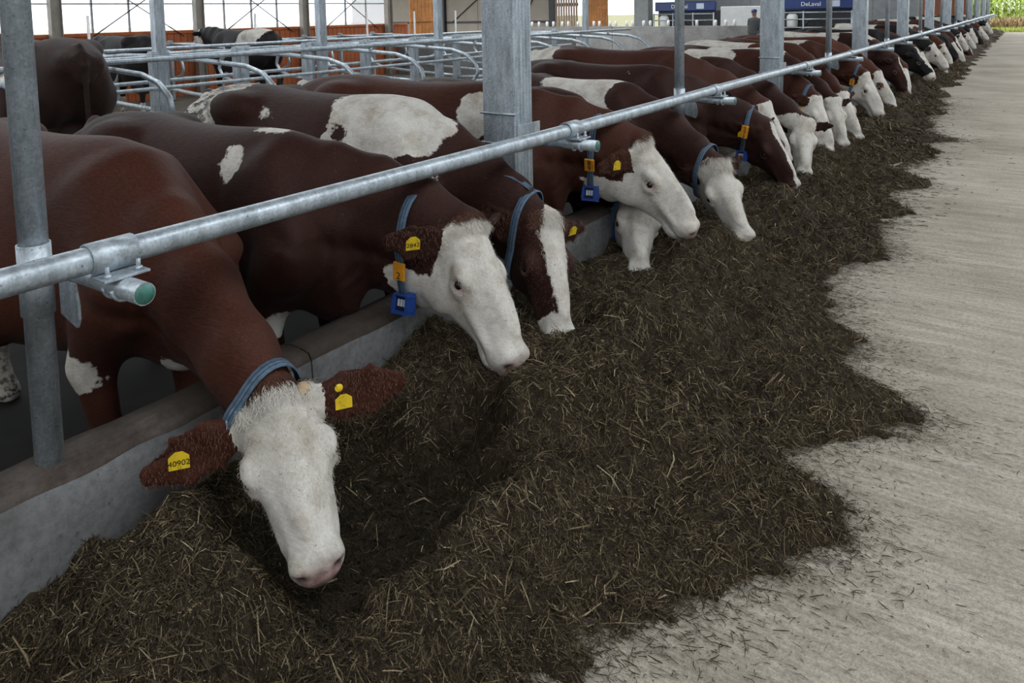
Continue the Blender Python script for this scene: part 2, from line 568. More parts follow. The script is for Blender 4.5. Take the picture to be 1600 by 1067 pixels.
def make_cow(name, spec):
    """spec: hip(x,y) W P M world points, coat definition. Returns the root object (an Empty under the withers)."""
    W = np.array(spec['W'], float) * K; Pw = np.array(spec['P'], float) * K; Mw = np.array(spec['M'], float) * K
    hip = np.array(spec['hip'], float) * K
    floor = spec.get('floor', -0.18)
    fwd = nrm(np.array([W[0] - hip[0], W[1] - hip[1], 0]))
    sc = (W[2] - floor) / 1.42
    rz = math.atan2(fwd[1], fwd[0])
    c, s_ = math.cos(rz), math.sin(rz)
    def loc(p):
        d = p - np.array([W[0], W[1], floor]); return np.array([c * d[0] + s_ * d[1], -s_ * d[0] + c * d[1], d[2]]) / sc
    P = loc(Pw); M = loc(Mw)
    hl = np.linalg.norm(M - P); hs = hl / HEADL
    a, n, s = head_frame(P, M, (1, 0), spec.get('roll', 0.0), spec.get('nref'))
    hw = spec.get('hw', 1.0); s0 = s; s = s * 1.0
    fine, coarse = spec.get('res', (0.03, 0.04))
    stretch = spec.get('len', 1.0)
    # ---- ears
    ears = []; ew = spec.get('ear_w', 1.0) * hs
    eds = spec.get('ears', ((-.25, -.30, 1.0), (-.25, -.30, 1.0)))
    esc = spec.get('ear_len', 0.23) * hs
    for sg, ed in ((1, eds[0]), (-1, eds[1])):
        base = P + (a * .055 - n * .075 + s * (sg * .098 * hw)) * hs
        d = nrm(a * ed[0] + n * ed[1] + s * (sg * ed[2]))
        fl = spec.get('ear_flat', (.75, .55, 0.0))      # direction the open side of the ear faces
        fn_ = a * fl[0] + n * fl[1] + s * (sg * fl[2])
        fn_ = nrm(fn_ - d * (fn_ @ d)); wd = np.cross(d, fn_)
        ears.append((sg, base, d, fn_, wd))
    hp = [P + a * (.3 * hs) + v for v in (a * .34 * hs, -a * .36 * hs, n * .06 * hs, -n * .32 * hs, s * .18 * hs, -s * .18 * hs)]
    for e in ears: hp.append(e[1] + e[2] * esc * 1.05)
    hp = np.array(hp)
    lo = np.array([-1.75 * stretch, -.50, -.03]); hi = np.array([.5, .50, 1.55])
    lo = np.minimum(lo, hp.min(0) - .08); hi = np.maximum(hi, hp.max(0) + .08)
    F = Field(*[axis_steps(lo[i], hi[i], hp[:, i].min() - .03, hp[:, i].max() + .03, fine, coarse) for i in range(3)])
    X_ = np.array([1., 0, 0]); Y_ = np.array([0, 1., 0]); Z_ = np.array([0, 0, 1.])
    T = [(r[0] * (stretch if r[0] < 0 else 1), *r[1:]) for r in TRUNK]
    wid = spec.get('wid', 1.0)
    T = [(r[0], r[1], r[2], r[3] * wid, r[4] * wid) for r in T]
    F.loft(T, (0, 0, 0), X_, Z_, Y_, 0.05, 2.3, .05)
    L = stretch
    for sg in (1, -1):
        F.ell((-1.0 * L, sg * .225 * wid, 1.315), (.15, .085, .085), .10)         # hook bones
        F.ell((-1.44 * L, sg * .125, 1.21), (.085, .065, .085), .07)             # pins
        F.ell((-.60 * L, sg * .36 * wid, .85), (.36, .06, .26), .12)             # barrel
        F.cap((.02, sg * .15, 1.22), (.26, sg * .225, .93), (.05, .11), (.065, .11), (0, 1, 0), .12)   # shoulder blade
        F.ell((.24, sg * .20, .88), (.12, .08, .12), .08)                        # point of shoulder
        F.ell((-.76 * L, sg * .45 * wid, 1.24), (.15, .14, .10), .12, None, 'sub')   # hollow of the flank
        F.ell((-1.20 * L, sg * .17, .98), (.24, .13, .28), .10)                  # thigh
        # fore leg
        F.cap((.14, sg * .18, .80), (.06, sg * .185, .62), .105, .075, Y_, .08)
        F.cap((.06, sg * .185, .62), (.11, sg * .175, .38), .070, .052, Y_, .04)
        F.cap((.11, sg * .175, .38), (.10, sg * .175, .12), .046, .036, Y_, .03)
        F.cap((.10, sg * .175, .12), (.14, sg * .175, .035), .042, .055, Y_, .02)
        # hind leg
        F.cap((-1.16 * L, sg * .20, .90), (-1.02 * L, sg * .215, .70), .17, .115, Y_, .10)
        F.cap((-1.04 * L, sg * .21, .72), (-1.36 * L, sg * .195, .50), .095, .060, Y_, .06)
        F.cap((-1.36 * L, sg * .195, .50), (-1.33 * L, sg * .19, .13), .052, .038, Y_, .03)
        F.cap((-1.33 * L, sg * .19, .13), (-1.28 * L, sg * .19, .035), .044, .056, Y_, .02)
    F.ell((-.98 * L, 0, .56), (.22, .17, .15), .08)                              # udder
    F.cap((-1.47 * L, 0, 1.355), (-1.575 * L, 0, 1.20), .034, .028, Y_, .05)
    F.cap((-1.575 * L, 0, 1.20), (-1.585 * L, 0, .55), .026, .020, Y_, .02)
    F.cap((-1.585 * L, 0, .60), (-1.585 * L, 0, .33), .028, .05, Y_, .03)
    # ---- neck: from the shoulder to behind the head
    n0 = np.array([.06, 0, 1.06]); n3 = P + (a * .080 - n * (.150 + .16 * (spec.get('neck_depth', 1.0) - 1))) * hs
    arch = spec.get('arch', .07)
    mid = n0 * .48 + n3 * .52 + Z_ * arch + np.array(spec.get('bend', (0, 0, 0)))
    pts = []
    for u in (0, .25, .5, .75, 1.0):
        pts.append(n0 * (1 - u) ** 2 + 2 * u * (1 - u) * (mid * 2 - (n0 + n3) * .5) + n3 * u * u)
    nd = spec.get('neck_depth', 1.0)
    R0, R1 = np.array([.175, .31]), np.array([.108, .192 * nd]) * hs
    prof = [0, .36, .64, .86, 1.0]
    lat = nrm(np.cross(Z_, n3 - n0))
    for i in range(4):
        sd = nrm(lat * (1 - (i + .5) / 5) + s * ((i + .5) / 5))
        F.cap(pts[i], pts[i + 1], tuple(R0 + (R1 - R0) * prof[i]), tuple(R0 + (R1 - R0) * prof[i + 1]), sd, .06)
    # dewlap and brisket
    dw = []
    for i in range(4):
        ax_ = nrm(pts[i + 1] - pts[i]); dn = nrm(np.cross(ax_, np.cross(ax_, -Z_) * -1) if False else (-Z_ - ax_ * (-Z_ @ ax_)))
        dw.append(pts[i] + dn * (R0 + (R1 - R0) * prof[i])[1] * .93)
    F.ell((.30, 0, .70), (.13, .075, .12), .08)
    for i in range(3):
        F.cap(dw[i], dw[i + 1], (.030, .055 - .012 * i), (.024, .045 - .012 * i), lat, .05)
    # ---- head
    F.loft([(r[0] * hs, r[1] * hs, r[2] * hs, r[3] * hs * hw, r[4] * hs * hw) for r in HEAD], P, a, n, s, .03, 2.35, .03 * hs)
    hR = np.array([a, n, s])
    def H(t, nn, ss): return P + (a * t + n * nn + s * (ss * hw)) * hs
    def hell(t, nn, ss, r, k, op='add'): F.ell(H(t, nn, ss), np.array(r) * hs, k * hs, hR, op)
    hell(.005, -.010, 0, (.045, .040, .080), .035)                                # poll
    hell(.537, -.092, 0, (.045, .060, .074), .045)                                 # muzzle
    hell(.505, -.168, 0, (.052, .030, .040), .04)                                # chin
    hell(.33, -.008, 0, (.16, .022, .040), .05)                                   # nasal bone
    for sg in (1, -1):
        hell(.212, -.058, sg * .106, (.052, .032, .030), .03)                     # brow
        hell(.242, -.104, sg * .104, (.038, .024, .026), .025)                    # lower lid
        hell(.19, -.215, sg * .074, (.090, .085, .032), .05)                      # cheek
        hell(.37, -.115, sg * .068, (.11, .016, .016), .035)                      # facial crest
        hell(.556, -.060, sg * .046, (.022, .028, .020), .035)                     # nostril wing
        hell(.030, -.022, sg * .090, (.030, .026, .024), .025)                    # horn base
    # ---- ears
    for sg, base, d, f_, wd in ears:
        tk = max(.011, fine * .8)
        u = base + d * esc * .30
        F.cap(base - d * .02, u, (.028 * ew, .026 * hs), (.052 * ew, tk * 1.4), wd, .03)
        F.cap(u, base + d * esc * .62, (.054 * ew, tk * 1.25), (.055 * ew, tk), wd, .02)
        F.cap(base + d * esc * .62, base + d * esc * .97, (.054 * ew, tk), (.020 * ew, tk * .9), wd, .02)
    V, Q = surface_nets(F)
    V = smooth_mesh(V, Q, 3, .55)
    # ---- small sculpting in head space
    hd = (V - P) / hs
    t = hd @ a; nn = hd @ n; ss = (hd @ s) / hw
    Nv = vnormals(V, Q)
    def push(ct, cn, cs, r, amt):
        d2 = (t - ct) ** 2 + (nn - cn) ** 2 + (ss - cs) ** 2
        wq = np.exp(-d2 / (2 * (r * .5) ** 2)) * (d2 < (2.2 * r) ** 2)
        return wq * amt * hs
    dsp = np.zeros(len(V))
    for sg in (1, -1):
        dsp -= push(.583, -.068, sg * .047, .020, .030)
        dsp -= push(.570, -.076, sg * .060, .012, .010)
        dsp -= push(.236, -.082, sg * .132, .026, .018)
        for q in range(9):
            f = q / 8
            dsp -= push(.572 - .125 * f, -.146 - .010 * f, sg * (.046 + .014 * f), .014, .006)
        dsp -= push(.40, -.155, sg * .05, .03, .004)
    dsp -= push(.30, .0, 0, .05, .004)
    # jugular groove, muscle edges and skin folds of the neck
    nb, ne = pts[1], pts[4]
    axn = nrm(ne - nb); dnv = nrm(-Z_ - axn * (-Z_ @ axn)); ltn = np.cross(axn, dnv)
    q = V - nb; al = (q @ axn) / np.linalg.norm(ne - nb); dv = q @ dnv; lv = q @ ltn
    reg = np.clip((al + .25) * 4, 0, 1) * np.clip((.98 - al) * 5, 0, 1) * (np.abs(lv) > .04) * (np.sqrt(dv ** 2 + lv ** 2) < .36)
    dsp -= .016 * reg * np.exp(-((dv - .075 + .03 * al) / .035) ** 2)
    dsp += .008 * reg * np.exp(-((dv + .02) / .05) ** 2)
    fold = np.sin(al * 46 + 3 * np.sin(dv * 22 + al * 5)) * np.clip((al - .05) * 4, 0, 1)
    dsp += .0030 * fold * reg * np.clip((dv + .12) * 6, 0, 1)
    # ribs and the edge of the shoulder blade
    xb = V[:, 0] / np.where(V[:, 0] < 0, L, 1)
    rib = np.sin((xb + .12 * (V[:, 2] - 1)) * 52) * np.exp(-((xb + .45) / .22) ** 2) * np.exp(-((V[:, 2] - 1.0) / .2) ** 2) * (np.abs(V[:, 1]) > .2)
    dsp += .0022 * rib
    dsp -= .012 * np.exp(-((xb + .16 + .22 * (V[:, 2] - 1.1)) / .045) ** 2) * np.exp(-((V[:, 2] - 1.08) / .17) ** 2) * (np.abs(V[:, 1]) > .15)
    V = V + Nv * dsp[:, None]
    # ears: cup the open side
    earv = np.zeros(len(V)); pinkear = np.zeros(len(V))
    for sg, base, d, f_, wd in ears:
        q = V - base; l = (q @ d) / esc; wv = (q @ wd) / (.055 * ew); fv = q @ f_
        inside = (l > .16) & (l < 1.08) & (np.abs(wv) < 1.4) & (np.abs(fv) < .06 * hs)
        V = V + f_[None, :] * (np.where(inside, (wv ** 2 - .5) * .013 * hs * np.clip(l * 3 - .4, 0, 1) * np.clip(3.4 - 3 * l, 0, 1), 0))[:, None]
        earv = np.maximum(earv, np.where((l > .10) & (l < 1.2) & (np.abs(wv) < 1.3) & (np.abs(fv) < .045 * hs), np.clip((l - .08) * 9, 0, 1), 0))
    # ---- coat attributes
    x, y, z = V[:, 0] / np.where(V[:, 0] < 0, L, 1), V[:, 1], V[:, 2]
    def E(p):
        cx, cy, cz, rx, ry, rz_ = p
        return (1 - np.sqrt(((x - cx) / rx) ** 2 + ((y - cy) / ry) ** 2 + ((z - cz) / rz_) ** 2)) * min(rx, ry, rz_)
    wh = np.full(len(V), -.5)
    for p in spec.get('patch', ()): wh = np.maximum(wh, E(p))
    for p in spec.get('dark', ()): wh = np.minimum(wh, -E(p))
    core = .23 - np.sqrt((nn + .13) ** 2 + (ss * .9) ** 2)
    ft = spec.get('face', 'white')
    if ft == 'white':
        fw = t - (.000 + .35 * np.maximum(0, -nn - .09))
    elif ft == 'cheek':      # white face, dark cheek patch behind the jaw, white throat
        fw = t - (.015 + .75 * np.maximum(0, -nn - .05) - 1.6 * np.maximum(0, -nn - .205))
    elif ft == 'blaze':      # white stripe down the face, dark round the eyes and cheeks
        wb = .050 + .018 * np.sin(t * 9) + .10 * np.clip(t - .40, 0, 1)
        fw = np.minimum(np.minimum(wb - np.abs(ss - spec.get('blaze_off', 0.0)), t + .03), nn + .10)
        fw = np.maximum(fw, np.minimum(t - .47, .2))
    elif ft == 'thin':
        fw = np.minimum(np.minimum(.030 + .05 * np.clip(t - .42, 0, 1) - np.abs(ss - spec.get('blaze_off', 0.0)), t - .01), nn + .05)
    else:
        fw = np.full(len(V), -.5)
    fw = np.minimum(fw, core + .06)
    wh = np.maximum(wh, fw)
    for p in spec.get('head_dark', ()):     # ellipsoids in head space
        q = (1 - np.sqrt(((t - p[0]) / p[3]) ** 2 + ((nn - p[1]) / p[4]) ** 2 + ((ss - p[2]) / p[5]) ** 2)) * min(p[3:])
        wh = np.minimum(wh, -q)
    if spec.get('ear_dark', True): wh = np.where(earv > .3, -.3, wh)
    for p in spec.get('late', ()): wh = np.maximum(wh, E(p))
    # legs: white stockings
    wh = np.maximum(wh, np.minimum(.30 - z, .3) if spec.get('socks', True) else -1)
    pink = np.clip((t - .560 + .10 * np.maximum(nn + .05, 0) + .05 * np.minimum(0, nn + .11)) * 28, 0, 1) * (core > -.10)
    pink = np.where((nn < -.145), 0, pink)
    for sg in (1, -1):
        d2 = np.sqrt((t - .236) ** 2 + ((nn + .083) * 1.35) ** 2 + ((ss - sg * .126) * .7) ** 2)
        pink = np.maximum(pink, spec.get('eyepink', .8) * np.clip((.040 - d2) * 60, 0, 1))
    nost = np.zeros(len(V))
    for sg in (1, -1):
        d2 = np.sqrt(((t - .578) * .8) ** 2 + ((nn + .070)) ** 2 + ((ss - sg * .049) * .9) ** 2)
        nost = np.maximum(nost, np.clip((.021 - d2) * 110, 0, 1))
        ml = np.abs(nn + .146 + .08 * (.572 - t)) + np.maximum(0, .445 - t) * 3
        nost = np.maximum(nost, .55 * np.clip((.0055 - ml) * 260, 0, 1) * (t > .43) * (core > -.05))
    soil = np.zeros(len(V))
    if spec.get('soil'): soil = np.clip(np.maximum((-.85 - x) * 2.2, (.55 - z) * 2), 0, 1) * spec['soil']
    else: soil = np.clip((.5 - z) * 2, 0, .9)
    for p in spec.get('soil_at', ()): soil = np.maximum(soil, np.clip(E(p) * 12, 0, 1))
    me = mesh_np(name + '_body', V, Q, COAT)
    attr(me, 'white', wh); attr(me, 'pink', pink); attr(me, 'soil', soil); attr(me, 'nostril', nost)
    root = empty(name, (W[0], W[1], floor), rz)
    root.scale = (sc, sc, sc)
    body = obj('body', me, root)
    body.color = (*spec.get('tone', (.105, .034, .020)), 1)
    tag(root, spec['label'], 'cow', spec.get('group', 'cows feeding in the row'))
    # ---- eyes
    if spec.get('eyes', True):
        for sg in (1, -1):
            m = MB(); cpos = H(.236, -.083, sg * .109)
            r_ = .0215 * hs
            Mx = Matrix.Translation(Vector(cpos)) @ Matrix(((*(s * sg),), (*a,), (*n,))).transposed().to_4x4()
            pr = [(r_ * math.sin(q), -r_ * math.cos(q)) for q in np.linspace(0.02, math.pi - .02, 9)]
            m.lathe(pr, 14, Mx @ Matrix.Rotation(math.pi / 2, 4, 'Y'))
            m.build('eye', MATS['eye'], root)
    cow = dict(root=root, V=V, Q=Q, Nv=Nv, P=P, M=M, a=a, n=n, s=s, hs=hs, pts=pts, ears=ears, esc=esc, H=H, wh=wh, t=t, nn=nn, ss=ss, earv=earv, coln=spec.get('coln', 0), sc=sc, lat=lat)
    return cow

flat('eye', (.012, .009, .008), .08, 0, .1)
PINKM = flat('pale_horn', (.50, .36, .22), .6, 0, .25, 40)
# ================================================================== collars, tags, hair
STRAP = None
def strap_material():
    m, n, p = mat('webbing_strap')
    v = geo_attr(n, 'across').outputs['Fac']
    f = math_(n, 'ABSOLUTE', math_(n, 'SUBTRACT', v, 0.5))
    ln = math_(n, 'MULTIPLY', math_(n, 'GREATER_THAN', f, 0.14), math_(n, 'LESS_THAN', f, 0.22))
    base = ramp(n, noise(n, 60, 3), [(0.3, (.055, .095, .15)), (0.7, (.10, .165, .24))])
    n.links.new(mixc(n, ln, base.outputs['Color'], (.012, .018, .03)), p.inputs['Base Color'])
    p.inputs['Roughness'].default_value = .75
    bump(n, p, noise(n, 220, 2), .25, .002)
    return m
STRAP = strap_material()
BLUE = flat('blue_plastic', (.018, .060, .28), .38, 0, .12, 20)
DARKP = flat('dark_plastic', (.012, .016, .03), .35, 0, .1)
ORANGE = flat('orange_tag', (.72, .30, .02), .5, 0, .15, 30)
YELLOW = flat('yellow_tag', (.80, .56, .02), .45, 0, .15, 30)
INK = flat('black_print', (.008, .008, .008), .6, 0, .05)
PALEP = flat('pale_print', (.55, .62, .72), .5, 0, .05)

def ring_on_neck(cow, c, nv, up, width):
    """polar outline of the body around point c in the plane normal to nv"""
    V = cow['V']
    q = V - c
    along = q @ nv
    sd = np.cross(nv, up)
    m = (np.abs(along) < width) & (cow['earv'] < .02)
    u = q[m] @ up; v = q[m] @ sd
    r = np.hypot(u, v); th = np.arctan2(v, u)
    n = 48
    out = np.full(n, np.nan)
    keep = r < .30
    b = np.floor((th[keep] + math.pi) / (2 * math.pi) * n).astype(int) % n
    for i in range(n):
        rr = r[keep][b == i]
        if len(rr): out[i] = np.percentile(rr, 93)
    bad = np.isnan(out)
    if bad.any():
        ii = np.arange(n); out[bad] = np.interp(ii[bad], ii[~bad], out[~bad], period=n)
    lim = np.median(out) * 1.38
    out = np.minimum(out, lim)
    for _ in range(3): out = (np.roll(out, 1) + out * 2 + np.roll(out, -1)) / 4
    return out, sd

def collar(cow, back=.075, lean=.5, width=.042, tags=None, box=True, tag_at=-100, nopull=0, rise=0.0, loose=.006):
    """strap round the neck just behind the ears; angle 0 = top of neck, positive = the cow's right side"""
    root = cow['root']; hs = cow['hs']
    pts = cow['pts']
    axn = nrm(pts[4] - pts[2])
    nv = nrm(axn * (1 - lean) + np.array([1, 0, 0]) * lean)
    c = pts[4] - axn * back * hs + np.array([0, 0, rise])
    up = nrm(np.array([0, 0, 1.]) - nv * nv[2])
    out, sd = ring_on_neck(cow, c, nv, up, .03)
    n = len(out)
    th = (np.arange(n) + .5) / n * 2 * math.pi - math.pi
    out = out + loose + .006
    w2 = width * .5 * hs
    V = []; acr = []; F = []
    for i in range(n):
        d = up * math.cos(th[i]) + sd * math.sin(th[i])
        for j, (al, dr) in enumerate(((-w2, -.006), (-w2, 0), (0, .0012), (w2, 0), (w2, -.006))):
            V.append(c + d * (out[i] + dr) + nv * al); acr.append((al / w2 + 1) / 2)
    for i in range(n):
        i2 = (i + 1) % n
        for j in range(4): F.append((i * 5 + j, i * 5 + j + 1, i2 * 5 + j + 1, i2 * 5 + j))
    me = mesh_from('collar_strap', V, F, STRAP, True)
    attr(me, 'across', acr)
    st = obj('collar_strap', me, root)
    def at(deg, lift):
        th0 = math.radians(deg)
        r = np.interp(th0, th, out, period=2 * math.pi)
        d = up * math.cos(th0) + sd * math.sin(th0); tg = -up * math.sin(th0) + sd * math.cos(th0)
        p = c + d * (r + lift)
        # surface tangent follows the strap
        r2 = np.interp(th0 + .1, th, out, period=2 * math.pi); d2 = up * math.cos(th0 + .1) + sd * math.sin(th0 + .1)
        tg = nrm(c + d2 * (r2 + lift) - p)
        o_ = nrm(np.cross(nv, tg)); o_ = o_ if o_ @ d > 0 else -o_
        return p, o_, tg
    cow['collar_at'] = at; cow['collar_nv'] = nv
    def frame(p, xx, yy, zz):
        return Matrix(((xx[0], yy[0], zz[0], p[0]), (xx[1], yy[1], zz[1], p[1]), (xx[2], yy[2], zz[2], p[2]), (0, 0, 0, 1)))
    if tags:
        for (deg, txt, vert) in tags:
            p, o_, tg = at(deg, .003)
            down = tg if tg[2] < 0 else -tg
            right = np.cross(-down, o_)
            Mx = frame(p, right, -down, o_)
            m = MB(); hh = (.034 * max(1, len(txt))) * hs * .5
            m.box(-.028 * hs, .028 * hs, -hh - .004, hh + .004, 0, .011, .003, Mx)
            pl = m.build('number_tag', ORANGE, root)
            for k, ch in enumerate(txt):
                if ch == ' ': continue
                me = text_mesh(ch, .042 * hs, INK)
                yy = hh - .034 * hs * (k + .5) if vert else 0
                me.transform(Mx @ Matrix.Translation((0, yy - .001, .0118)) @ (Matrix.Identity(4) if vert != 'side' else Matrix.Identity(4)))
                obj('numeral', me, pl)
    if box:
        deg = box if not isinstance(box, bool) else 165
        p, o_, tg = at(deg, .0)
        down = nrm(np.array([0, 0, -1.]) * .9 + o_ * .25); right = nrm(np.cross(o_, down)); 
        zz = nrm(np.cross(right, -down)); 
        side = -np.array([0, 1., 0]); zz = nrm(side * .9 + o_ * .1 - down * (side @ down) * .9)
        right = nrm(np.cross(-down, zz)); zz = np.cross(right, -down)
        Mx = frame(p + down * .028, right, -down, zz)
        m = MB(); S = hs
        def pris(w0, w1, y0, y1, z0, z1):
            V = [(-w0, y0, z0), (w0, y0, z0), (w1, y1, z0), (-w1, y1, z0), (-w0 * .92, y0 + .003, z1), (w0 * .92, y0 + .003, z1), (w1 * .92, y1 - .003, z1), (-w1 * .92, y1 - .003, z1)]
            Fq = [(3, 2, 1, 0), (4, 5, 6, 7), (0, 1, 5, 4), (1, 2, 6, 5), (2, 3, 7, 6), (3, 0, 4, 7)]
            m.add([tuple(Mx @ (Vector(v) * S)) for v in V], Fq)
        # housing as a frame so that the front has a recess
        pris(.046, .040, -.045, -.028, -.028, .026); pris(.042, .036, .028, .042, -.028, .026)
        for sx in (-1, 1):
            V = [(sx * .046, -.03, -.028), (sx * .028, -.03, -.028), (sx * .026, .03, -.028), (sx * .040, .03, -.028), (sx * .044, -.03, .026), (sx * .028, -.03, .026), (sx * .026, .03, .026), (sx * .038, .03, .026)]
            m.add([tuple(Mx @ (Vector(v) * S)) for v in V], [(0, 1, 2, 3), (7, 6, 5, 4), (0, 4, 5, 1), (1, 5, 6, 2), (2, 6, 7, 3), (3, 7, 4, 0)])
        hb = m.build('collar_transponder', BLUE, root)
        m = MB(); m.box(-.028 * S, .028 * S, -.03 * S, .03 * S, -.02 * S, .012 * S, 0, Mx); m.build('recess', DARKP, hb)
        for k in range(3):
            m = MB(); m.box((-.019 + .014 * k) * S, (-.009 + .014 * k) * S, -.012 * S, .016 * S, .012 * S, .0135 * S, 0, Mx); m.build('mark', PALEP, hb)
    return st

def ear_tag(cow, side, along=.5, size=(.055, .048), txt=None, front=True, across=-.2, m=None, round_=False, stand=.004):
    sg, base, d, f_, wd = [e for e in cow['ears'] if e[0] == side][0]
    hs = cow['hs']; esc = cow['esc']
    zz = f_ if front else -f_
    p = base + d * esc * along + wd * (across * .055 * hs)
    # sit on the skin
    q = cow['V'] - p
    near = np.hypot(q @ d, q @ wd) < .02
    if near.any(): p = p + zz * (np.percentile((q @ zz)[near], 90) + stand)
    vy = nrm(np.array([0, 0, 1.]) - zz * zz[2])
    vx = np.cross(vy, zz)
    Mx = Matrix(((vx[0], vy[0], zz[0], p[0]), (vx[1], vy[1], zz[1], p[1]), (vx[2], vy[2], zz[2], p[2]), (0, 0, 0, 1)))
    mb = MB()
    if round_:
        mb.lathe([(.015 * hs, 0), (.015 * hs, .003), (.012 * hs, .005)], 14, Mx)
    else:
        w, h = size[0] * hs / 2, size[1] * hs / 2
        V = []
        for zq in (0, .003):
            V += [(-w, -h, zq), (w, -h, zq), (w, h * .5, zq), (w * .35, h * 1.1, zq), (-w * .35, h * 1.1, zq), (-w, h * .5, zq)]
        Fq = [(5, 4, 3, 2, 1, 0), (6, 7, 8, 9, 10, 11)] + [(i, (i + 1) % 6, (i + 1) % 6 + 6, i + 6) for i in range(6)]
        mb.add([tuple(Mx @ Vector(v)) for v in V], Fq)
    t_ = mb.build('ear_tag', YELLOW, cow['root'])
    if txt:
        me = text_mesh(txt, size[1] * .48 * hs, INK, .0004)
        me.transform(Mx @ Matrix.Translation((0, -size[1] * .12 * hs, .0036)))
        obj('numeral', me, t_)
    return t_

def add_hair(cow, name, sel, count, length, width=.0022, lift=.35, tone=None, seed=1, comb=None):
    """thin strands rooted on selected vertices of the body mesh"""
    rng = np.random.default_rng(seed)
    ids = np.nonzero(sel)[0]
    if len(ids) == 0: return
    ids = rng.choice(ids, count)
    V = cow['V'][ids] + rng.normal(0, .004, (count, 3)); Nn = cow['Nv'][ids]
    cb = nrm(cow['a'])[None, :] if comb is None else np.asarray(comb)[None, :]
    tdir = cb - Nn * (Nn * cb).sum(1)[:, None]
    tdir /= np.linalg.norm(tdir, axis=1, keepdims=True) + 1e-6
    sw = np.cross(Nn, tdir)
    j = rng.normal(0, .45, (count, 1))
    d = tdir + sw * j
    d /= np.linalg.norm(d, axis=1, keepdims=True)
    ln = length * (0.6 + .8 * rng.random((count, 1)))
    p0 = V - Nn * .003
    p1 = V + d * ln * .5 + Nn * ln * lift * .6
    p2 = V + d * ln + Nn * ln * lift * .45 + sw * ln * rng.normal(0, .2, (count, 1))
    wv = np.cross(d, Nn) * width * .5
    VV = np.concatenate([p0 - wv, p0 + wv, p1 - wv * .9, p1 + wv * .9, p2], 0)
    i = np.arange(count)
    Q = np.stack([i, i + count, i + 3 * count, i + 2 * count], 1)
    T3 = np.stack([i + 2 * count, i + 3 * count, i + 4 * count, i + 4 * count], 1)
    T3 = T3[:, :3]
    F = [tuple(q) for q in Q] + [tuple(q) for q in T3]
    me = mesh_from(name, VV, F, HAIR, False)
    tn = np.where(cow['wh'][ids] > 0, .72 + .28 * rng.random(count), 0.0 + .3 * rng.random(count)) if tone is None else np.full(count, tone) + rng.normal(0, .08, count)
    attr(me, 'tone', np.clip(np.tile(tn, 5), 0, 1))
    o = obj(name, me, cow['root']); o['kind'] = 'stuff'
    return o
# ================================================================== the barn
def floor_material():
    m, n, p = mat('alley_concrete')
    r = ramp(n, noise(n, 0.8, 6, 0.6), [(0.3, (.37, .335, .280)), (0.5, (.48, .44, .375)), (0.72, (.57, .53, .465))])
    c = r.outputs['Color']
    for (st, lo, hi, f) in (((1.2, 11, 1), .72, 1.08, .75), ((3.5, 40, 1), .80, 1.06, .7), ((14, 90, 1), .80, 1.05, .6)):   # broom and scraper streaks across the alley
        k_ = ramp(n, noise(n, 1.0, 5, 0.68, stretch=st), [(0.36, (lo, lo * .99, lo * .97)), (0.62, (hi, hi, hi))])
        c = mixc(n, f, c, k_.outputs['Color'], 'MULTIPLY')
    g = ramp(n, noise(n, 55, 6, 0.75), [(0.36, (.66, .65, .63)), (0.56, (1.04, 1.04, 1.04))])
    c = mixc(n, .9, c, g.outputs['Color'], 'MULTIPLY')
    g2 = ramp(n, noise(n, 190, 4, 0.7), [(0.36, (.70, .69, .67)), (0.58, (1.06, 1.06, 1.06))])
    c = mixc(n, .9, c, g2.outputs['Color'], 'MULTIPLY')
    sc_ = maprange(n, noise(n, 1.0, 6, 0.72, stretch=(5, 13, 1)), .60, .70)          # grey scuffs
    c = mixc(n, math_(n, 'MULTIPLY', sc_, .45), c, (.12, .12, .125))
    sp = maprange(n, noise(n, 1.0, 4, 0.62, stretch=(26, 48, 1)), .665, .70)            # dark crumbs trodden in
    c = mixc(n, math_(n, 'MULTIPLY', sp, .75), c, (.055, .047, .035))
    sp2 = maprange(n, noise(n, 1.0, 3, 0.6, stretch=(75, 120, 1)), .69, .73)
    c = mixc(n, math_(n, 'MULTIPLY', sp2, .7), c, (.05, .042, .03))
    wh = maprange(n, noise(n, 1.0, 5, 0.7, stretch=(2.2, 5, 1)), .62, .74)             # pale lime bloom
    c = mixc(n, math_(n, 'MULTIPLY', wh, .35), c, (.50, .49, .47))
    n.links.new(c, p.inputs['Base Color'])
    p.inputs['Roughness'].default_value = .88; p.inputs['Specular IOR Level'].default_value = .2
    bump(n, p, math_(n, 'ADD', noise(n, 1.0, 6, 0.7, stretch=(8, 30, 1)), math_(n, 'MULTIPLY', noise(n, 80, 4), .5)), .4, .010)
    return m
FLOORM = floor_material()
KERBM = concrete('kerb_concrete', (.115, .116, .116), (.175, .179, .183), (.235, .242, .248), 1.6, .5)
KERBTOPM = concrete('kerb_top_worn_concrete', (.038, .030, .025), (.072, .057, .048), (.15, .13, .118), 3.0, .75, (34, 3, 8))
WALLC = concrete('grey_concrete', (.17, .17, .165), (.24, .24, .235), (.30, .30, .295), 0.8, .25)
MUCK = flat('wet_manure_floor', (.009, .008, .007), .7, 0, .5, 5, .12)
BEDM = flat('stall_bed', (.16, .14, .11), .9, 0, .4, 3)
GRASSG = flat('outside_ground', (.20, .19, .09), .95, 0, .4, 1.5)

